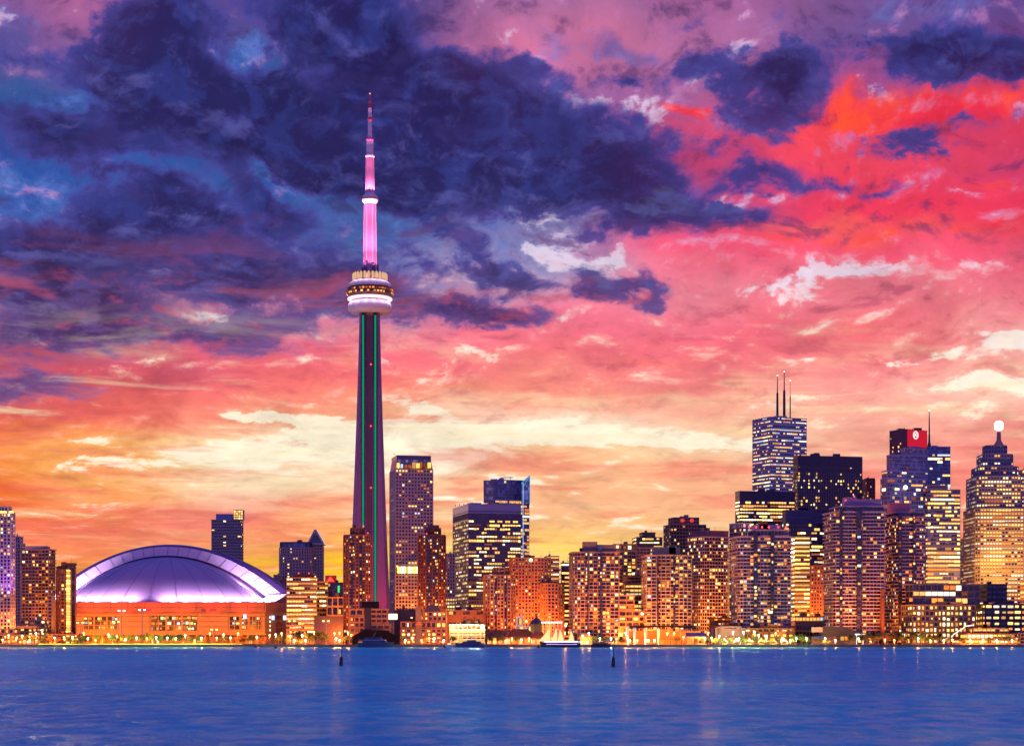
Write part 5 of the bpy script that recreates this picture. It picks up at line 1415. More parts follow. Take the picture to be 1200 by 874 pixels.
for px, top, k, Y, w in sorted([
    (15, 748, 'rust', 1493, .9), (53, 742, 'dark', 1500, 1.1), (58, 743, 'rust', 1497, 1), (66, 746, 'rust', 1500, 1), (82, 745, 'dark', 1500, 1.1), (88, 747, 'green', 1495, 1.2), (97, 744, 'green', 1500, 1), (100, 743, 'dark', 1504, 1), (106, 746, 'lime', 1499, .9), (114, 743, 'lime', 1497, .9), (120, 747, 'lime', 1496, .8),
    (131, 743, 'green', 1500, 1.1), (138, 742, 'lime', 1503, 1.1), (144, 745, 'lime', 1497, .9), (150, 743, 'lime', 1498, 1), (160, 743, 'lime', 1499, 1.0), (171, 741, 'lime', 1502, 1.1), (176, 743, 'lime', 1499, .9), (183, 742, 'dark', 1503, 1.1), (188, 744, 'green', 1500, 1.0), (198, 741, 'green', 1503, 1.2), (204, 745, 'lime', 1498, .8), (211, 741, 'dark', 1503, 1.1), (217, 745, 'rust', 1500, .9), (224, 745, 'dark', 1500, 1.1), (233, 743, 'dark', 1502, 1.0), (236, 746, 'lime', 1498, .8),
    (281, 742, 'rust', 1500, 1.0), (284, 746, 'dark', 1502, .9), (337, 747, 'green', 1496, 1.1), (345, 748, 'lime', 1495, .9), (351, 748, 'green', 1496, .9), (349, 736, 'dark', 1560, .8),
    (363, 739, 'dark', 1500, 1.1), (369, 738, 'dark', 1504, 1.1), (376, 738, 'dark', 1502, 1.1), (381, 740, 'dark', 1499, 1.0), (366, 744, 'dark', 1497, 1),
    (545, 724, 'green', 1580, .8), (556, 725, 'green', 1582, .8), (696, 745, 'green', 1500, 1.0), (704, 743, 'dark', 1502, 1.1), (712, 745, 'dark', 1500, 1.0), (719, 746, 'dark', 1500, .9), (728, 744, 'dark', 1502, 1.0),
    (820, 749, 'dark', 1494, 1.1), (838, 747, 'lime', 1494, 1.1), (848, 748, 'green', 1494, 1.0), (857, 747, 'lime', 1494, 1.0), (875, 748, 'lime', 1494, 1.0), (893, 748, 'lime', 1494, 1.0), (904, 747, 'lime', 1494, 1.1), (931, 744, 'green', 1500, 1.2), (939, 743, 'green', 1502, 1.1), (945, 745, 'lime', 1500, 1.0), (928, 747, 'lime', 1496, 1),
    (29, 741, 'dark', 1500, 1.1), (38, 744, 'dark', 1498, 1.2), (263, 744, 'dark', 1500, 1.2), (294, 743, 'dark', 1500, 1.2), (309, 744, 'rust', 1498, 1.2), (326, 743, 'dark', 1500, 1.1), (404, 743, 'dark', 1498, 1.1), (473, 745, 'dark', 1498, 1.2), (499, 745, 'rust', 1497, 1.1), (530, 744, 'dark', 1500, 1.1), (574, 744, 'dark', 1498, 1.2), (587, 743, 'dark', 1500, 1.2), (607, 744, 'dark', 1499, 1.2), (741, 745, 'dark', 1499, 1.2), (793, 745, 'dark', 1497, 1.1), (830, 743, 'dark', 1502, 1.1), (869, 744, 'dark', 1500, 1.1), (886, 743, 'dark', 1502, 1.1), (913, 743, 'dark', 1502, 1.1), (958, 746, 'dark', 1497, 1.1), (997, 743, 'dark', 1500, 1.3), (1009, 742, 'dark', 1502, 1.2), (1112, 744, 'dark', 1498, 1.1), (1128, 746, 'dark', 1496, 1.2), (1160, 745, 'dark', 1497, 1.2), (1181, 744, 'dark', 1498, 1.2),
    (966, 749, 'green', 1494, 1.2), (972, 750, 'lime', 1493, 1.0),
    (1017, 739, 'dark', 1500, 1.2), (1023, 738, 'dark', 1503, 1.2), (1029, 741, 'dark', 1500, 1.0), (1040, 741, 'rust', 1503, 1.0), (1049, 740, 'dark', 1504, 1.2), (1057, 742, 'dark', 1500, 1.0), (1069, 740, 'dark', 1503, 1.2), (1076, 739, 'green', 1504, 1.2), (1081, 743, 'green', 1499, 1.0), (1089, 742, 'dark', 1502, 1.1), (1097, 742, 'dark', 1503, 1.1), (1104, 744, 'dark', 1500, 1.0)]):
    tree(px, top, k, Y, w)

# ---- low buildings on the quay
LOW = dict(fh=3.4, bay=3.2, band=1.2, pier=.7, bo=.5, po=.5, wall=TAN, glass=G_BROWN, lit=.5, pal='gold', cap=1.0)
B('quay_building', 'long low orange quay block crowded with lights at the far left', -24, -24, 52, 1530, 3, [(0, 1, 0, 1, 743, {}), (0, .55, .2, 1, 736, {}), (.62, .95, .2, 1, 733, dict(lit=.9))], depth=26, **dict(LOW, lit=.6))
B('quay_building', 'orange podium with bright restaurant floors under the dark balcony condo', 24, 24, 58, 1580, 3, [(0, 1, 0, 1, 726, dict(lit=.5))], depth=20, **dict(LOW, pal='gold'))
B('quay_pavilion', 'low long pavilion with dark eaves in front of the eight sided tower', 57, 57, 96, 1512, 2, [(0, 1, 0, 1, 742.5, dict(lit=.5, fh=3))], depth=14, **dict(LOW, wall=BRICKDK))
T = thing('quay_tower', 'dark angular building with a tall blank slab and black top block before the needle tower', 'building', (PX(434, 1520), 1520, GZ))
Y = 1520.0
m = MB(); m.box(PX(427, Y), PX(434, Y), Y, Y + 10, GZ, PZ(711.5, Y)); m.build('stair_slab', wallmat('slate_render', (.022, .026, .075), .8, spec=.05), T)
m = MB(); m.box(PX(424, Y), PX(443, Y), Y - 1, Y + 14, PZ(712, Y), PZ(704.5, Y)); m.build('top_block', MATS['slate_dark'] if 'slate_dark' in MATS else wallmat('slate_dark', (.006, .007, .02), .8, spec=.02), T)
m = MB(); m.loft([[(PX(413, Y), Y - 2, GZ), (PX(467, Y), Y - 2, GZ), (PX(467, Y), Y - 2, PZ(746, Y)), (PX(452, Y), Y - 2, PZ(738.5, Y)), (PX(434, Y), Y - 2, PZ(738, Y)), (PX(427, Y), Y - 2, PZ(737, Y)), (PX(413, Y), Y - 2, PZ(746, Y))],
                  [(PX(413, Y), Y + 12, GZ), (PX(467, Y), Y + 12, GZ), (PX(467, Y), Y + 12, PZ(746, Y)), (PX(452, Y), Y + 12, PZ(738.5, Y)), (PX(434, Y), Y + 12, PZ(738, Y)), (PX(427, Y), Y + 12, PZ(737, Y)), (PX(413, Y), Y + 12, PZ(746, Y))]])
m.build('sloping_base', wallmat('slate_dark', (.006, .007, .02), .8, spec=.02), T)
B('apartment_building', 'terraced orange apartments with deep black balconies right of the dark slab', 434.5, 434.5, 457, 1538, 4, [(0, 1, 0, 1, 731, {}), (0, .85, .1, 1, 713, {})], depth=24, fh=4.2, bay=4.6, band=1.6, pier=1.0, bo=1.2, po=.7, wall=wallmat('orange_render', (.46, .22, .10)), glass=G_BLACK, lit=.12, pal='home')
B('apartment_building', 'terraced orange apartments with dark square balconies left of the dark slab', 410, 410, 427, 1545, 4, [(0, 1, 0, 1, 722, {}), (.0, .9, .1, 1, 713, {})], depth=20, fh=4.2, bay=4.2, band=1.5, pier=1.2, bo=1.0, po=.7, wall=MATS['orange_render'], glass=G_BLACK, lit=.2, pal='home')
T = B('quay_terminal', 'orange brick quay terminal with black gabled roof and lit arcade', 470, 470, 523, 1536, 3, [(0, 1, 0, 1, 736, dict(lit=.4)), (0, 1, .1, 1, 728, dict(lit=.7)), (.5, 1, .15, 1, 716, dict(lit=.5))], depth=30, fin=False, **dict(LOW, wall=wallmat('orange_brick_quay', (.44, .19, .09)), glass=G_BLACK, lit=.4, bay=4, pier=1.4))
m = MB(); a, b, c = PX(497, 1538), PX(517, 1538), PX(507, 1538); zz = PZ(716.5, 1536)
m.loft([[(a, 1537, zz), (b, 1537, zz), (PX(513, 1538), 1537, PZ(709, 1536)), (PX(501, 1538), 1537, PZ(709, 1536))], [(a, 1560, zz), (b, 1560, zz), (PX(513, 1538), 1560, PZ(709, 1536)), (PX(501, 1538), 1560, PZ(709, 1536))]]); m.build('roof', BLACK, T.t)
m = MB(); m.box(PX(487, 1534), PX(493.5, 1534), 1534, 1542, GZ, PZ(710.5, 1534)); m.build('stair_tower', wallmat('taupe_panel', (.22, .16, .14)), T.t)
m = MB(); a, b = PX(486, 1532), PX(496, 1532); m.loft([[(a, 1532, PZ(732, 1532)), (b, 1532, PZ(732, 1532)), ((a + b) / 2, 1532, PZ(727, 1532))], [(a, 1537, PZ(732, 1532)), (b, 1537, PZ(732, 1532)), ((a + b) / 2, 1537, PZ(727, 1532))]]); m.build('entrance_gable', wallmat('gable_red', (.5, .16, .07)), T.t)
T.done()
B('office_building', 'blank brown block behind the brick quay terminal\'s left half', 465, 465, 488, 1600, 3, [(0, 1, 0, 1, 713, {})], depth=20, fh=6, bay=8, band=4.6, pier=5, bo=.4, po=.45, wall=wallmat('umber_render', (.18, .10, .09)), glass=G_BROWN, lit=.05)
T = thing('billboard', 'glowing white billboard on a post between the orange terraces and the brick terminal', 'billboard', (PX(460.5, 1520), 1520, GZ)); Y = 1520.0
m = MB(); m.box(PX(455, Y), PX(466, Y), Y, Y + .8, PZ(726, Y), PZ(718.5, Y)); m.build('frame', BLACK, T)
m = MB(); m.box(PX(455.5, Y), PX(465.5, Y), Y - .15, Y, PZ(725.5, Y), PZ(719, Y)); m.build('lit_panel', emit('billboard_light', (1, .86, .45), 3.2), T)
m = MB(); m.tube((PX(461, Y), Y + .4, GZ), (PX(461, Y), Y + .4, PZ(726, Y)), .4); m.build('post', BLACK, T)
T = B('market_hall', 'two storey market hall glowing bright yellow beside the dark office', 527, 527, 568, 1548, 3, [(0, 1, 0, 1, 731, dict(lit=1, floorvar=0, fh=3.6, band=.7, pier=.4))], depth=24, fin=False, mode='ribbon', bay=3.4, wall=TAN, glass=G_BROWN, pal='gold')
for i, px in enumerate((531, 538, 545, 552, 559, 565)):
    point('hall_light', (PX(px, 1540), 1541, PZ(733, 1540)), WHITEL, 1.3e4, T.t, .4)
    m = MB(); m.ball((PX(px, 1543), 1543.5, PZ(732.5, 1543)), .8, 8, 5); m.build('hall_lamp', GLOBE['w'], T.t)
T.done()
B('office_building', 'low violet brown podium along the foot of the wide dark office', 522, 522, 571, 1700, 3, [(0, 1, 0, 1, 714.5, {})], depth=40, fh=9, bay=12, band=7, pier=6, bo=.4, po=.45, wall=wallmat('violet_brown', (.17, .10, .11)), glass=G_BROWN, lit=.1)
def shed(label, x0, x1, ridge, eave, Y, mat, wall, lit=4, hip=.25, depth=16):
    T = thing('quay_shed', label, 'shed', (PX((x0 + x1) / 2, Y), Y, GZ))
    a, b = PX(x0, Y), PX(x1, Y); ze, zr = PZ(eave, Y), PZ(ridge, Y); w = b - a
    m = MB(); m.box(a + .8, b - .8, Y, Y + depth, GZ, ze); m.build('wall', wall, T)
    m = MB(); m.loft([[(a - .5, Y - 1, ze), (b + .5, Y - 1, ze), (b + .5, Y + depth + 1, ze), (a - .5, Y + depth + 1, ze)], [(a + w * hip, Y + depth * .45, zr), (b - w * hip, Y + depth * .45, zr), (b - w * hip, Y + depth * .55, zr), (a + w * hip, Y + depth * .55, zr)]]); m.build('roof', mat, T)
    rg = random.Random(int(x0))
    for i in range(lit):
        x = a + w * (i + .5) / lit; ww = w / lit * .62
        m = MB(); m.box(x - ww / 2, x + ww / 2, Y - .12, Y - .01, GZ + .8, GZ + (ze - GZ) * .8); m.build('window', WIN[rg.choice(['warm', 'yellow', 'white', 'orange'])], T)
    return T
umb = wallmat('umber_roof', (.10, .045, .03)); rust = wallmat('rust_wall', (.4, .16, .08))
shed('low brown hipped quay shed with red gable edge, leftmost of the dark roofed sheds', 570, 596, 738, 746, 1508, umb, rust)
shed('broad brown roofed quay shed between the two strongest orange lamps', 592, 628, 736.5, 746.5, 1514, umb, rust, 5)
shed('small dark roofed shed just left of the white peaked tour boat', 622, 640, 740, 748, 1506, umb, rust, 3)
B('quay_cafe', 'white lit cafe with tall bright panels below the slender orange brick condo', 604, 604, 622, 1560, 3, [(0, 1, 0, 1, 733, {}), (.1, .45, 0, 1, 722, {})], depth=12, **dict(LOW, wall=WHITEM, pal='gold', lit=.9, fh=4.5, band=.8))
T = thing('quay_rotunda', 'round dark domed kiosk behind the brown quay sheds', 'kiosk', (PX(628.5, 1560), 1560, GZ)); Y = 1560.0; x = PX(628.5, Y)
m = MB(); m.lathe(x, Y, [(5, GZ), (5, PZ(731, Y)), (5.6, PZ(730.8, Y))], 10); m.build('wall', wallmat('olive_render', (.22, .16, .08)), T)
m = MB(); m.lathe(x, Y, [(5.8, PZ(731, Y)), (4, PZ(727, Y)), (1.2, PZ(724, Y)), (.2, PZ(720, Y))], 10); m.build('roof', BLACK, T)
m = MB(); m.tube((PX(638.5, Y), Y, GZ), (PX(638.5, Y), Y, PZ(713, Y)), .35, .2); tag(m.build('flagpole', BLACK), 'thin dark flagpole between the round kiosk and the long lit canopy', 'flagpole')
T = thing('lit_canopy', 'long white lit canopy over a terrace right of the round kiosk', 'canopy', (PX(647, 1558), 1558, GZ)); Y = 1558.0
m = MB(); m.box(PX(634, Y), PX(659, Y), Y - 2, Y + 6, PZ(728.4, Y), PZ(727.4, Y)); m.build('canopy_roof', WHITEM, T)
m = MB(); m.box(PX(634.3, Y), PX(658.7, Y), Y - 1.6, Y + 4, PZ(729.6, Y), PZ(728.5, Y)); m.build('light_strip', emit('canopy_light', (1, .92, .66), 3.0), T)
for i in range(6):
    m = MB(); xx = PX(635 + i * 4.6, Y); m.box(xx - .25, xx + .25, Y - .3, Y + .3, GZ, PZ(729.6, Y)); m.build('post', WHITEM, T)
T = thing('quay_kiosk', 'yellow lit open kiosk in front of the bowed pinkish condo', 'kiosk', (PX(687, 1503), 1503, GZ)); Y = 1503.0
m = MB(); m.box(PX(680, Y), PX(694, Y), Y + .1, Y + 8, GZ, PZ(746, Y)); m.build('wall', GOLDST, T)
m = MB(); m.loft([[(PX(678.5, Y), Y - 1.5, PZ(746, Y)), (PX(695.5, Y), Y - 1.5, PZ(746, Y)), (PX(695.5, Y), Y + 9, PZ(746, Y)), (PX(678.5, Y), Y + 9, PZ(746, Y))], [(PX(684, Y), Y + 3, PZ(742, Y)), (PX(690, Y), Y + 3, PZ(742, Y)), (PX(690, Y), Y + 5, PZ(742, Y)), (PX(684, Y), Y + 5, PZ(742, Y))]]); m.build('roof', TAN, T)
for i in range(4):
    m = MB(); xx = PX(682 + i * 3.3, Y); m.box(xx - .8, xx + .8, Y - .05, Y + .09, GZ + .6, GZ + 3); m.build('window', WIN['yellow' if i % 2 else 'white'], T)
# amphitheatre
T = thing('amphitheatre', 'long low amphitheatre with thin brown canopy over an orange lit back wall', 'amphitheatre', (PX(778, 1522), 1522, GZ)); Y = 1522.0
m = MB(); m.box(PX(735, Y), PX(822, Y), Y + 8, Y + 12, GZ, PZ(739, Y)); m.build('back_wall', wallmat('ochre_wall', (.42, .24, .09)), T)
m = MB(); n = 14
m.loft([[(PX(738 + 78 * i / n, Y), Y - 6 - 3 * math.sin(math.pi * i / n), PZ(735.5 - 2.4 * math.sin(math.pi * i / n), Y)) for i in range(n + 1)], [(PX(738 + 78 * i / n, Y), Y + 12, PZ(732.5, Y)) for i in range(n + 1)],
        [(PX(738 + 78 * i / n, Y), Y + 12, PZ(733.6, Y)) for i in range(n + 1)], [(PX(738 + 78 * i / n, Y), Y - 6 - 3 * math.sin(math.pi * i / n), PZ(736.8 - 2.4 * math.sin(math.pi * i / n), Y)) for i in range(n + 1)]], close=False, caps=False); m.build('canopy', umb, T)
for i in range(6):
    m = MB(); xx = PX(745 + i * 13, Y); m.tube((xx, Y - 4, GZ), (xx, Y - 4, PZ(735, Y)), .3); m.build('column', GREY, T)
for i in range(5):
    m = MB(); xx = PX(776 + i * 6.4, Y - 8); m.box(xx - 1.9, xx + 1.9, Y - 8, Y - 3, GZ, GZ + 4.2); m.build('stage_panel', wallmat('amber_panel', (.55, .26, .06)), T)
for i in range(5):
    point('stage_light', (PX(746 + i * 15, Y), Y - 1, PZ(738.5, Y)), ORANGE, 3.5e3, T, .3)
shed('small pavilion with a broad plain blue roof right of the amphitheatre', 804, 827, 741, 745.5, 1499, wallmat('blue_roof', (.03, .05, .30), .5), wallmat('taupe_shed', (.26, .20, .18)), 3, .04)
B('gallery_building', 'windowless mauve grey gallery block with flat roof behind the market tents', 838, 838, 868, 1530, 3, [(0, 1, 0, 1, 733.5, {})], depth=22, fh=8, bay=14, band=6.2, pier=7, bo=.4, po=.45, wall=wallmat('mauve_render', (.28, .20, .24)), glass=G_BROWN, lit=.1)
B('podium_building', 'glowing orange podium at the foot of the silvery glass condo', 832, 832, 859, 1600, 3, [(0, 1, 0, 1, 723, {})], depth=22, **dict(LOW, wall=wallmat('orange_podium', (.30, .13, .05)), lit=.7, pal='home', band=2))
B('quay_building', 'orange lit plinth in front of the mauve balcony condo with red beacons', 868, 868, 930, 1535, 3, [(0, 1, 0, 1, 735.5, {})], depth=18, **dict(LOW, wall=MATS['orange_podium'], lit=.35, fh=4.5, band=2.2, bay=5, pier=1.5))
# market tents
for i, px in enumerate((849, 863, 878, 892, 906, 919)):
    Y = 1497.0; T = thing('market_tent', f'{ORD[i]} from left of the white peaked market tents before the mauve gallery and balcony condo', 'tent', (PX(px, Y), Y, GZ), 'white market tents on the quay')
    x = PX(px, Y); w = 2.6
    m = MB(); m.loft([[(x - w, Y - w, GZ + 2.6), (x + w, Y - w, GZ + 2.6), (x + w, Y + w, GZ + 2.6), (x - w, Y + w, GZ + 2.6)], [(x - .9, Y - .9, GZ + 3.5), (x + .9, Y - .9, GZ + 3.5), (x + .9, Y + .9, GZ + 3.5), (x - .9, Y + .9, GZ + 3.5)], [(x - .1, Y - .1, GZ + 5), (x + .1, Y - .1, GZ + 5), (x + .1, Y + .1, GZ + 5), (x - .1, Y + .1, GZ + 5)]]); m.build('tent_roof', WHITEM, T)
    for sx in (-1, 1):
        for sy in (-1, 1):
            m = MB(); m.box(x + sx * (w - .12) - .08, x + sx * (w - .12) + .08, Y + sy * (w - .12) - .08, Y + sy * (w - .12) + .08, GZ, GZ + 2.6); m.build('tent_pole', SILVER, T)
    m = MB(); m.box(x - 1.6, x + 1.6, Y - .5, Y + .8, GZ, GZ + 1.2); m.build('glowing_counter', WIN['orange' if i % 2 else 'yellow'], T)  # glows with a window material, standing in for the stall's light
# dark shed
T = thing('waterfront_shed', 'black flat roofed waterfront shed with pale parapet box left of the twin condos', 'building', (PX(977, 1512), 1512, GZ)); Y = 1512.0
m = MB(); m.box(PX(951, Y), PX(1006, Y), Y, Y + 16, GZ, PZ(746, Y)); m.build('wall', BLACK, T)
m = MB(); m.loft([[(PX(964, Y), Y + 1, PZ(746.2, Y)), (PX(1012, Y), Y + 1, PZ(746.2, Y)), (PX(1008, Y), Y + 1, PZ(740, Y)), (PX(986, Y), Y + 1, PZ(733.5, Y)), (PX(964, Y), Y + 1, PZ(734, Y))], [(PX(964, Y), Y + 18, PZ(746.2, Y)), (PX(1012, Y), Y + 18, PZ(746.2, Y)), (PX(1008, Y), Y + 18, PZ(740, Y)), (PX(986, Y), Y + 18, PZ(733.5, Y)), (PX(964, Y), Y + 18, PZ(734, Y))]]); m.build('roof', DARKROOF, T)
m = MB(); m.box(PX(952, Y), PX(964, Y), Y - .5, Y + 6, PZ(740.5, Y), PZ(734.5, Y)); m.build('parapet_box', GREY, T)
m = MB(); m.box(PX(955, Y), PX(966, Y), Y - .3, Y - .02, PZ(749.5, Y), PZ(745, Y)); m.build('blue_panel', wallmat('blue_panel', (.03, .06, .35)), T)
for px, c in ((985, 'yellow'), (976, 'dim'), (990, 'orange')):
    m = MB(); m.box(PX(px, Y), PX(px + 4, Y), Y - .25, Y - .02, PZ(750, Y), PZ(745.5, Y)); m.build('window', WIN[c], T)
m = MB(); Y = 1504.0; m.box(PX(1003, Y), PX(1013, Y), Y, Y + 4, PZ(743.6, Y), PZ(742.2, Y)); m.box(PX(1004, Y), PX(1004.4, Y), Y + 1, Y + 2, GZ, PZ(743.6, Y)); m.box(PX(1011.6, Y), PX(1012, Y), Y + 1, Y + 2, GZ, PZ(743.6, Y))
tag(m.build('bus_shelter', emit('shelter_glow', (1, .9, .85), 1.8)), 'bright white shelter roof on posts right of the black shed', 'shelter')  # roof and posts glow by themselves, no lamp inside
# quay apartments on the right
T = B('quay_apartments', 'orange stone quay apartment block with rows of square yellow lit windows', 1057, 1069, 1143, 1545, 16, [(0, 1, 0, 1, 708, {})], fin=False, fh=4.3, bay=3.9, band=1.5, pier=1.2, bo=.4, po=.5, wall=wallmat('quay_stone_wall', (.46, .27, .12)), glass=G_DARK, lit=.62, pal='gold')
C_, A_, Bb = T.fp
T.tier(rect((C_, A_, Bb), .06, 1.12, .3, 1), PZ(708, 1545), PZ(684, 1562), **dict(CURT, wall=wallmat('terrace_violet', (.14, .11, .17)), glass=G_DARK, fh=5.5, bay=5.5, band=.9, pier=.7, lit=.22, pal='home'))
T.done()
B('quay_offices', 'black office block with wide amber window bands at the far right quay', 1143, 1143, 1222, 1560, 4, [(0, 1, 0, 1, 707, {})], depth=26, fh=4.6, bay=6.0, band=2.2, pier=1.0, bo=.4, po=.5, wall=BLACK, glass=G_BLACK, lit=.8, pal='gold', floorvar=.2)
B('rooftop_block', 'black rooftop block with one lit row above the far right quay offices', 1141, 1141, 1181, 1600, 4, [(0, 1, 0, 1, 704, dict(lit=.7, mode='ribbon')), (.18, .95, 0, 1, 684, dict(lit=.02))], depth=26, fh=4.5, bay=4, band=2.4, pier=.6, bo=.4, po=.4, wall=BLACK, glass=G_BLACK, pal='home')
B('quay_building', 'low terrace block under the zigzag of lights at the far right', 1117, 1117, 1192, 1508, 3, [(0, 1, 0, 1, 749, {}), (.14, .98, .2, 1, 742, {}), (.28, .9, .4, 1, 735.5, {})], depth=22, **dict(LOW, wall=wallmat('ochre_terrace', (.44, .26, .09)), lit=.75, bay=3.6, fh=3.0, band=1.0, mode='ribbon'))
B('quay_building', 'low yellow lit end block on the quay at the right edge', 1186, 1186, 1225, 1514, 3, [(0, 1, 0, 1, 741, {})], depth=20, **dict(LOW, lit=.7))
m = MB(); Y = 1503.0; pts = [(1105, 751), (1111, 747), (1115, 746), (1118, 742.5), (1121, 741), (1124, 738.5), (1128, 736.5), (1131, 733.5), (1141, 732)]
for p, q in zip(pts[:-1], pts[1:]): m.tube((PX(p[0], Y), Y, PZ(p[1], Y)), (PX(q[0], Y), Y, PZ(q[1], Y)), .38, None, 6)
tag(m.build('light_string', emit('string_light', (1, .55, .42), 3.0)), 'zigzag string of pinkish lights climbing the terraced building\'s stair', 'light string')
# tapered masts before the amphitheatre
for i, (px, a, b) in enumerate(((735.5, 735, 751), (743.5, 735, 751), (756, 735.5, 752), (771.5, 736, 753))):
    Y = 1492.0; m = MB(); x = PX(px, Y); m.lathe(x, Y, [(.35, GZ), (.42, GZ + 1), (1.15, PZ(a + 1, Y)), (1.0, PZ(a, Y))], 10)
    tag(m.build('tapered_mast', wallmat('mast_ice_blue', (.45, .60, .72), .5)), f'{ORD[i]} from left of the pale blue masts that widen upward before the amphitheatre', 'mast', 'pale blue tapered masts')

# ---- boats
def hull(T, xa, xb, Y, wl, dk, beam, mat, bow=1, sheer=.6):
    """loft from stern to bow"""
    rings = []; L = xb - xa
    for i in range(11):
        f = i / 10; w = beam * (1 - max(0, (f - .45) / .55) ** 2.2) if bow > 0 else beam
        w = max(w, .08) * (.86 + .14 * min(1, f * 5)); z = dk + sheer * max(0, f - .4) ** 2 * 2.5; x = xa + L * f if bow > 0 else xb - L * f
        w = max(.08, beam * (1 - max(0, (f - .45) / .55) ** 2.2)) * (.86 + .14 * min(1, f * 5))
        rake = (1.6 * f * f) * (1 if bow > 0 else -1)
        rings.append([(x - rake, Y - w * .72, wl - .4), (x, Y - w, z), (x, Y + w, z), (x - rake, Y + w * .72, wl - .4)])
    m = MB(); m.loft(rings); return m.build('hull', mat, T)
def slab(T, name, xa, xb, Y, w, z0, z1, mat, rake0=0, rake1=0):
    m = MB(); m.loft([[(xa, Y - w, z0), (xb, Y - w, z0), (xb, Y + w, z0), (xa, Y + w, z0)], [(xa + rake0, Y - w * .92, z1), (xb - rake1, Y - w * .92, z1), (xb - rake1, Y + w * .92, z1), (xa + rake0, Y + w * .92, z1)]]); return m.build(name, mat, T)
SLATE = wallmat('yacht_slate', (.10, .11, .22), .35); NAVYH = wallmat('navy_hull', (.03, .035, .10), .3)
Y = 1474.0; X = lambda p: PX(p, Y)
T = thing('motor_yacht', 'long dark slate motor yacht moored below the dark angular building', 'yacht', (X(442), Y, 0))
hull(T, X(419), X(462), Y, 0, 3.6, 3.4, SLATE, 1); h_ = slab(T, 'main_deck', X(421), X(455), Y, 2.9, 3.6, 5.7, SLATE, .4, 3); slab(T, 'upper_deck', X(427), X(449), Y, 2.4, 5.95, 7.7, SLATE, .6, 2.4); slab(T, 'deck_roof', X(420.5), X(452), Y, 3.0, 5.7, 5.95, WHITEM); slab(T, 'bridge_roof', X(427), X(447), Y, 2.5, 7.7, 7.9, SLATE)
slab(T, 'cabin_window_band', X(424), X(452), Y, 2.93, 4.3, 5.1, G_BLACK, .3, 2); slab(T, 'bridge_window_band', X(430), X(446), Y, 2.46, 6.5, 7.3, G_BLACK, .3, 1)
m = MB(); m.tube((X(437), Y, 7.9), (X(441), Y, 12.5), .25, .1); m.build('mast', SLATE, T)
m = MB(); m.box(X(420), X(425), Y - 2.99, Y - 2.6, 4.0, 4.6); m.build('lit_window', WIN['orange'], T)
T = thing('cabin_cruiser', 'violet blue cabin cruiser moored before the glowing market hall', 'boat', (X(549), Y, 0))
hull(T, X(533), X(568), Y, 0, 2.8, 2.8, wallmat('violet_hull', (.10, .09, .26), .35), -1); slab(T, 'cabin', X(540), X(564), Y, 2.2, 2.8, 4.7, SLATE, 2, .4); slab(T, 'window_band', X(542), X(562), Y, 2.24, 3.5, 4.2, G_BLACK, 1, .3); slab(T, 'flybridge', X(547), X(558), Y, 1.7, 4.7, 6.0, SLATE, 1, .3)
m = MB(); m.tube((X(552), Y, 6), (X(553), Y, 9), .15, .08); m.build('mast', SLATE, T)
T = thing('tour_boat', 'tour boat with three glowing white peaked canopies and a blue striped hull', 'boat', (X(652), Y, 0))
hull(T, X(632), X(680), Y, 0, 3.4, 3.6, NAVYH, -1, 1.2); slab(T, 'deck_stripe', X(637), X(677), Y, 3.62, 3.4, 4.1, wallmat('deck_blue', (.06, .10, .5)))
slab(T, 'light_band', X(638), X(677), Y, 3.5, 4.1, 4.9, emit('deck_white', (1, .93, 1), 2.2)); slab(T, 'lower_light_band', X(640), X(676), Y, 3.63, 2.2, 2.9, emit('deck_pink', (.9, .5, 1.0), .9))
for i, (a, b, pk, t) in enumerate(((631, 645, 644, 736), (646, 653, 652, 735.5), (653.5, 661, 656, 737.5), (666, 673, 669, 738.5))):
    m = MB(); zb = 5.0; ax, bx, px_ = X(a), X(b), X(pk); zt = PZ(t, Y)
    m.loft([[(ax, Y - 2.6, zb), (bx, Y - 2.6, zb), (bx, Y + 2.6, zb), (ax, Y + 2.6, zb)], [(ax + (px_ - ax) * .6, Y - 1.1, zb + (zt - zb) * .55), (bx + (px_ - bx) * .35, Y - 1.1, zb + (zt - zb) * .55), (bx + (px_ - bx) * .35, Y + 1.1, zb + (zt - zb) * .55), (ax + (px_ - ax) * .6, Y + 1.1, zb + (zt - zb) * .55)], [(px_ - .12, Y - .1, zt), (px_ + .12, Y - .1, zt), (px_ + .12, Y + .1, zt), (px_ - .12, Y + .1, zt)]])
    m.build('peaked_canopy', emit('canopy_glow', (1, .70, .30), 1.25), T)
    m = MB(); m.tube((px_, Y, 4.9), (px_, Y, zt + .8), .12); m.build('canopy_mast', SILVER, T)
T = thing('harbour_ferry', 'low ferry with a teal green awning right of the white peaked tour boat', 'boat', (X(705), Y, 0))
hull(T, X(692), X(718), Y, 0, 2.4, 2.6, NAVYH, 1); slab(T, 'cabin', X(694), X(713), Y, 2.1, 2.4, 4.1, wallmat('cabin_dark', (.06, .05, .10))); slab(T, 'awning', X(693), X(715), Y, 2.5, 4.3, 4.8, wallmat('teal_awning', (.0, .30, .28))); slab(T, 'window_band', X(695), X(712), Y, 2.13, 3.1, 3.8, WIN['dim'])
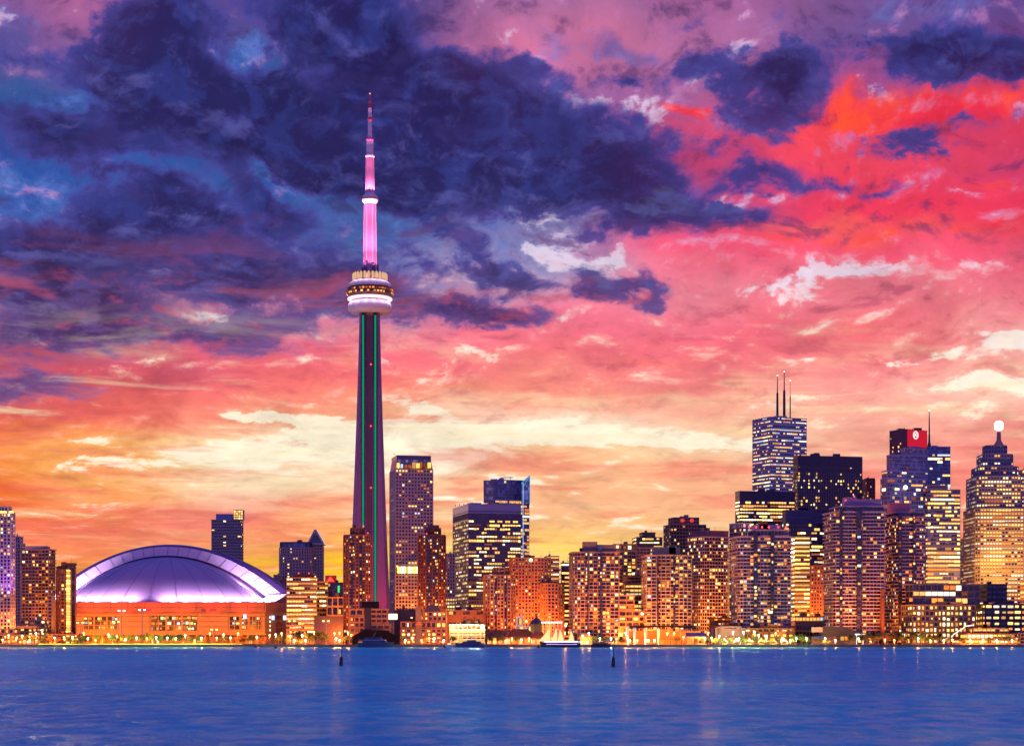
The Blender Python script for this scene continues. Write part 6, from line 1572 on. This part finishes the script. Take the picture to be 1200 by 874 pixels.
T = thing('tender_boat', 'small white tender boat tied up left of the violet cabin cruiser', 'boat', (X(525), Y, 0))
hull(T, X(522), X(532), Y, 0, 1.8, 1.6, WHITEM, 1); slab(T, 'cabin', X(524), X(529), Y, 1.2, 1.8, 3.6, WHITEM, .6, .3); slab(T, 'window_band', X(524.4), X(528.6), Y, 1.23, 2.5, 3.1, WIN['yellow'], .2, .2)
# channel markers and mooring buoys standing in the water
for i, (px, base, lean, lab) in enumerate(((399.5, 780, .32, 'dark spar marker leaning in the water before the red brick condo'), (718.5, 781, .18, 'dark spar marker leaning in the water before the teal awning ferry'))):
    Y = CAMH * F / (base - HOR); x = PX(px, Y); T = thing('channel_marker', lab, 'channel marker', (x, Y, 0), 'dark spar channel markers')
    mm = wallmat('marker_green', (.035, .045, .04), .6)
    m = MB(); m.tube((x, Y, -.6), (x + lean * .35, Y, 2.05), .47, .43, 12); m.tube((x + lean * .35, Y, 2.05), (x + lean * .45, Y, 2.45), .43, .14, 12); m.build('float', mm, T)
    m = MB(); m.tube((x + lean * .45, Y, 2.4), (x + lean * 1.1, Y, 4.9), .11, .09, 8); m.build('spar', mm, T)
    m = MB(); m.tube((x + lean * .08, Y, .35), (x + lean * .12, Y, .75), .485, .48, 12); m.build('waterline_band', wallmat('marker_weed', (.05, .05, .03)), T)
for i, (px, base, lab) in enumerate(((300, 758.5, 'small dark mooring buoy before the right half of the stadium'), (323, 759.5, 'small dark mooring buoy before the ochre banded office'), (521, 758.5, 'small dark mooring buoy left of the violet cabin cruiser'), (566, 758.6, 'small dark mooring buoy under the cruiser\'s right end'), (631, 758.8, 'small dark mooring buoy under the tour boat\'s left end'))):
    Y = CAMH * F / (base - HOR); x = PX(px, Y); m = MB(); m.lathe(x, Y, [(.5, -.5), (1.05, 0), (1.05, 1.0), (.7, 1.5), (.18, 1.7), (.15, 2.8)], 10)
    tag(m.build('mooring_buoy', wallmat('buoy_navy', (.03, .03, .08))), lab, 'buoy', 'mooring buoys')
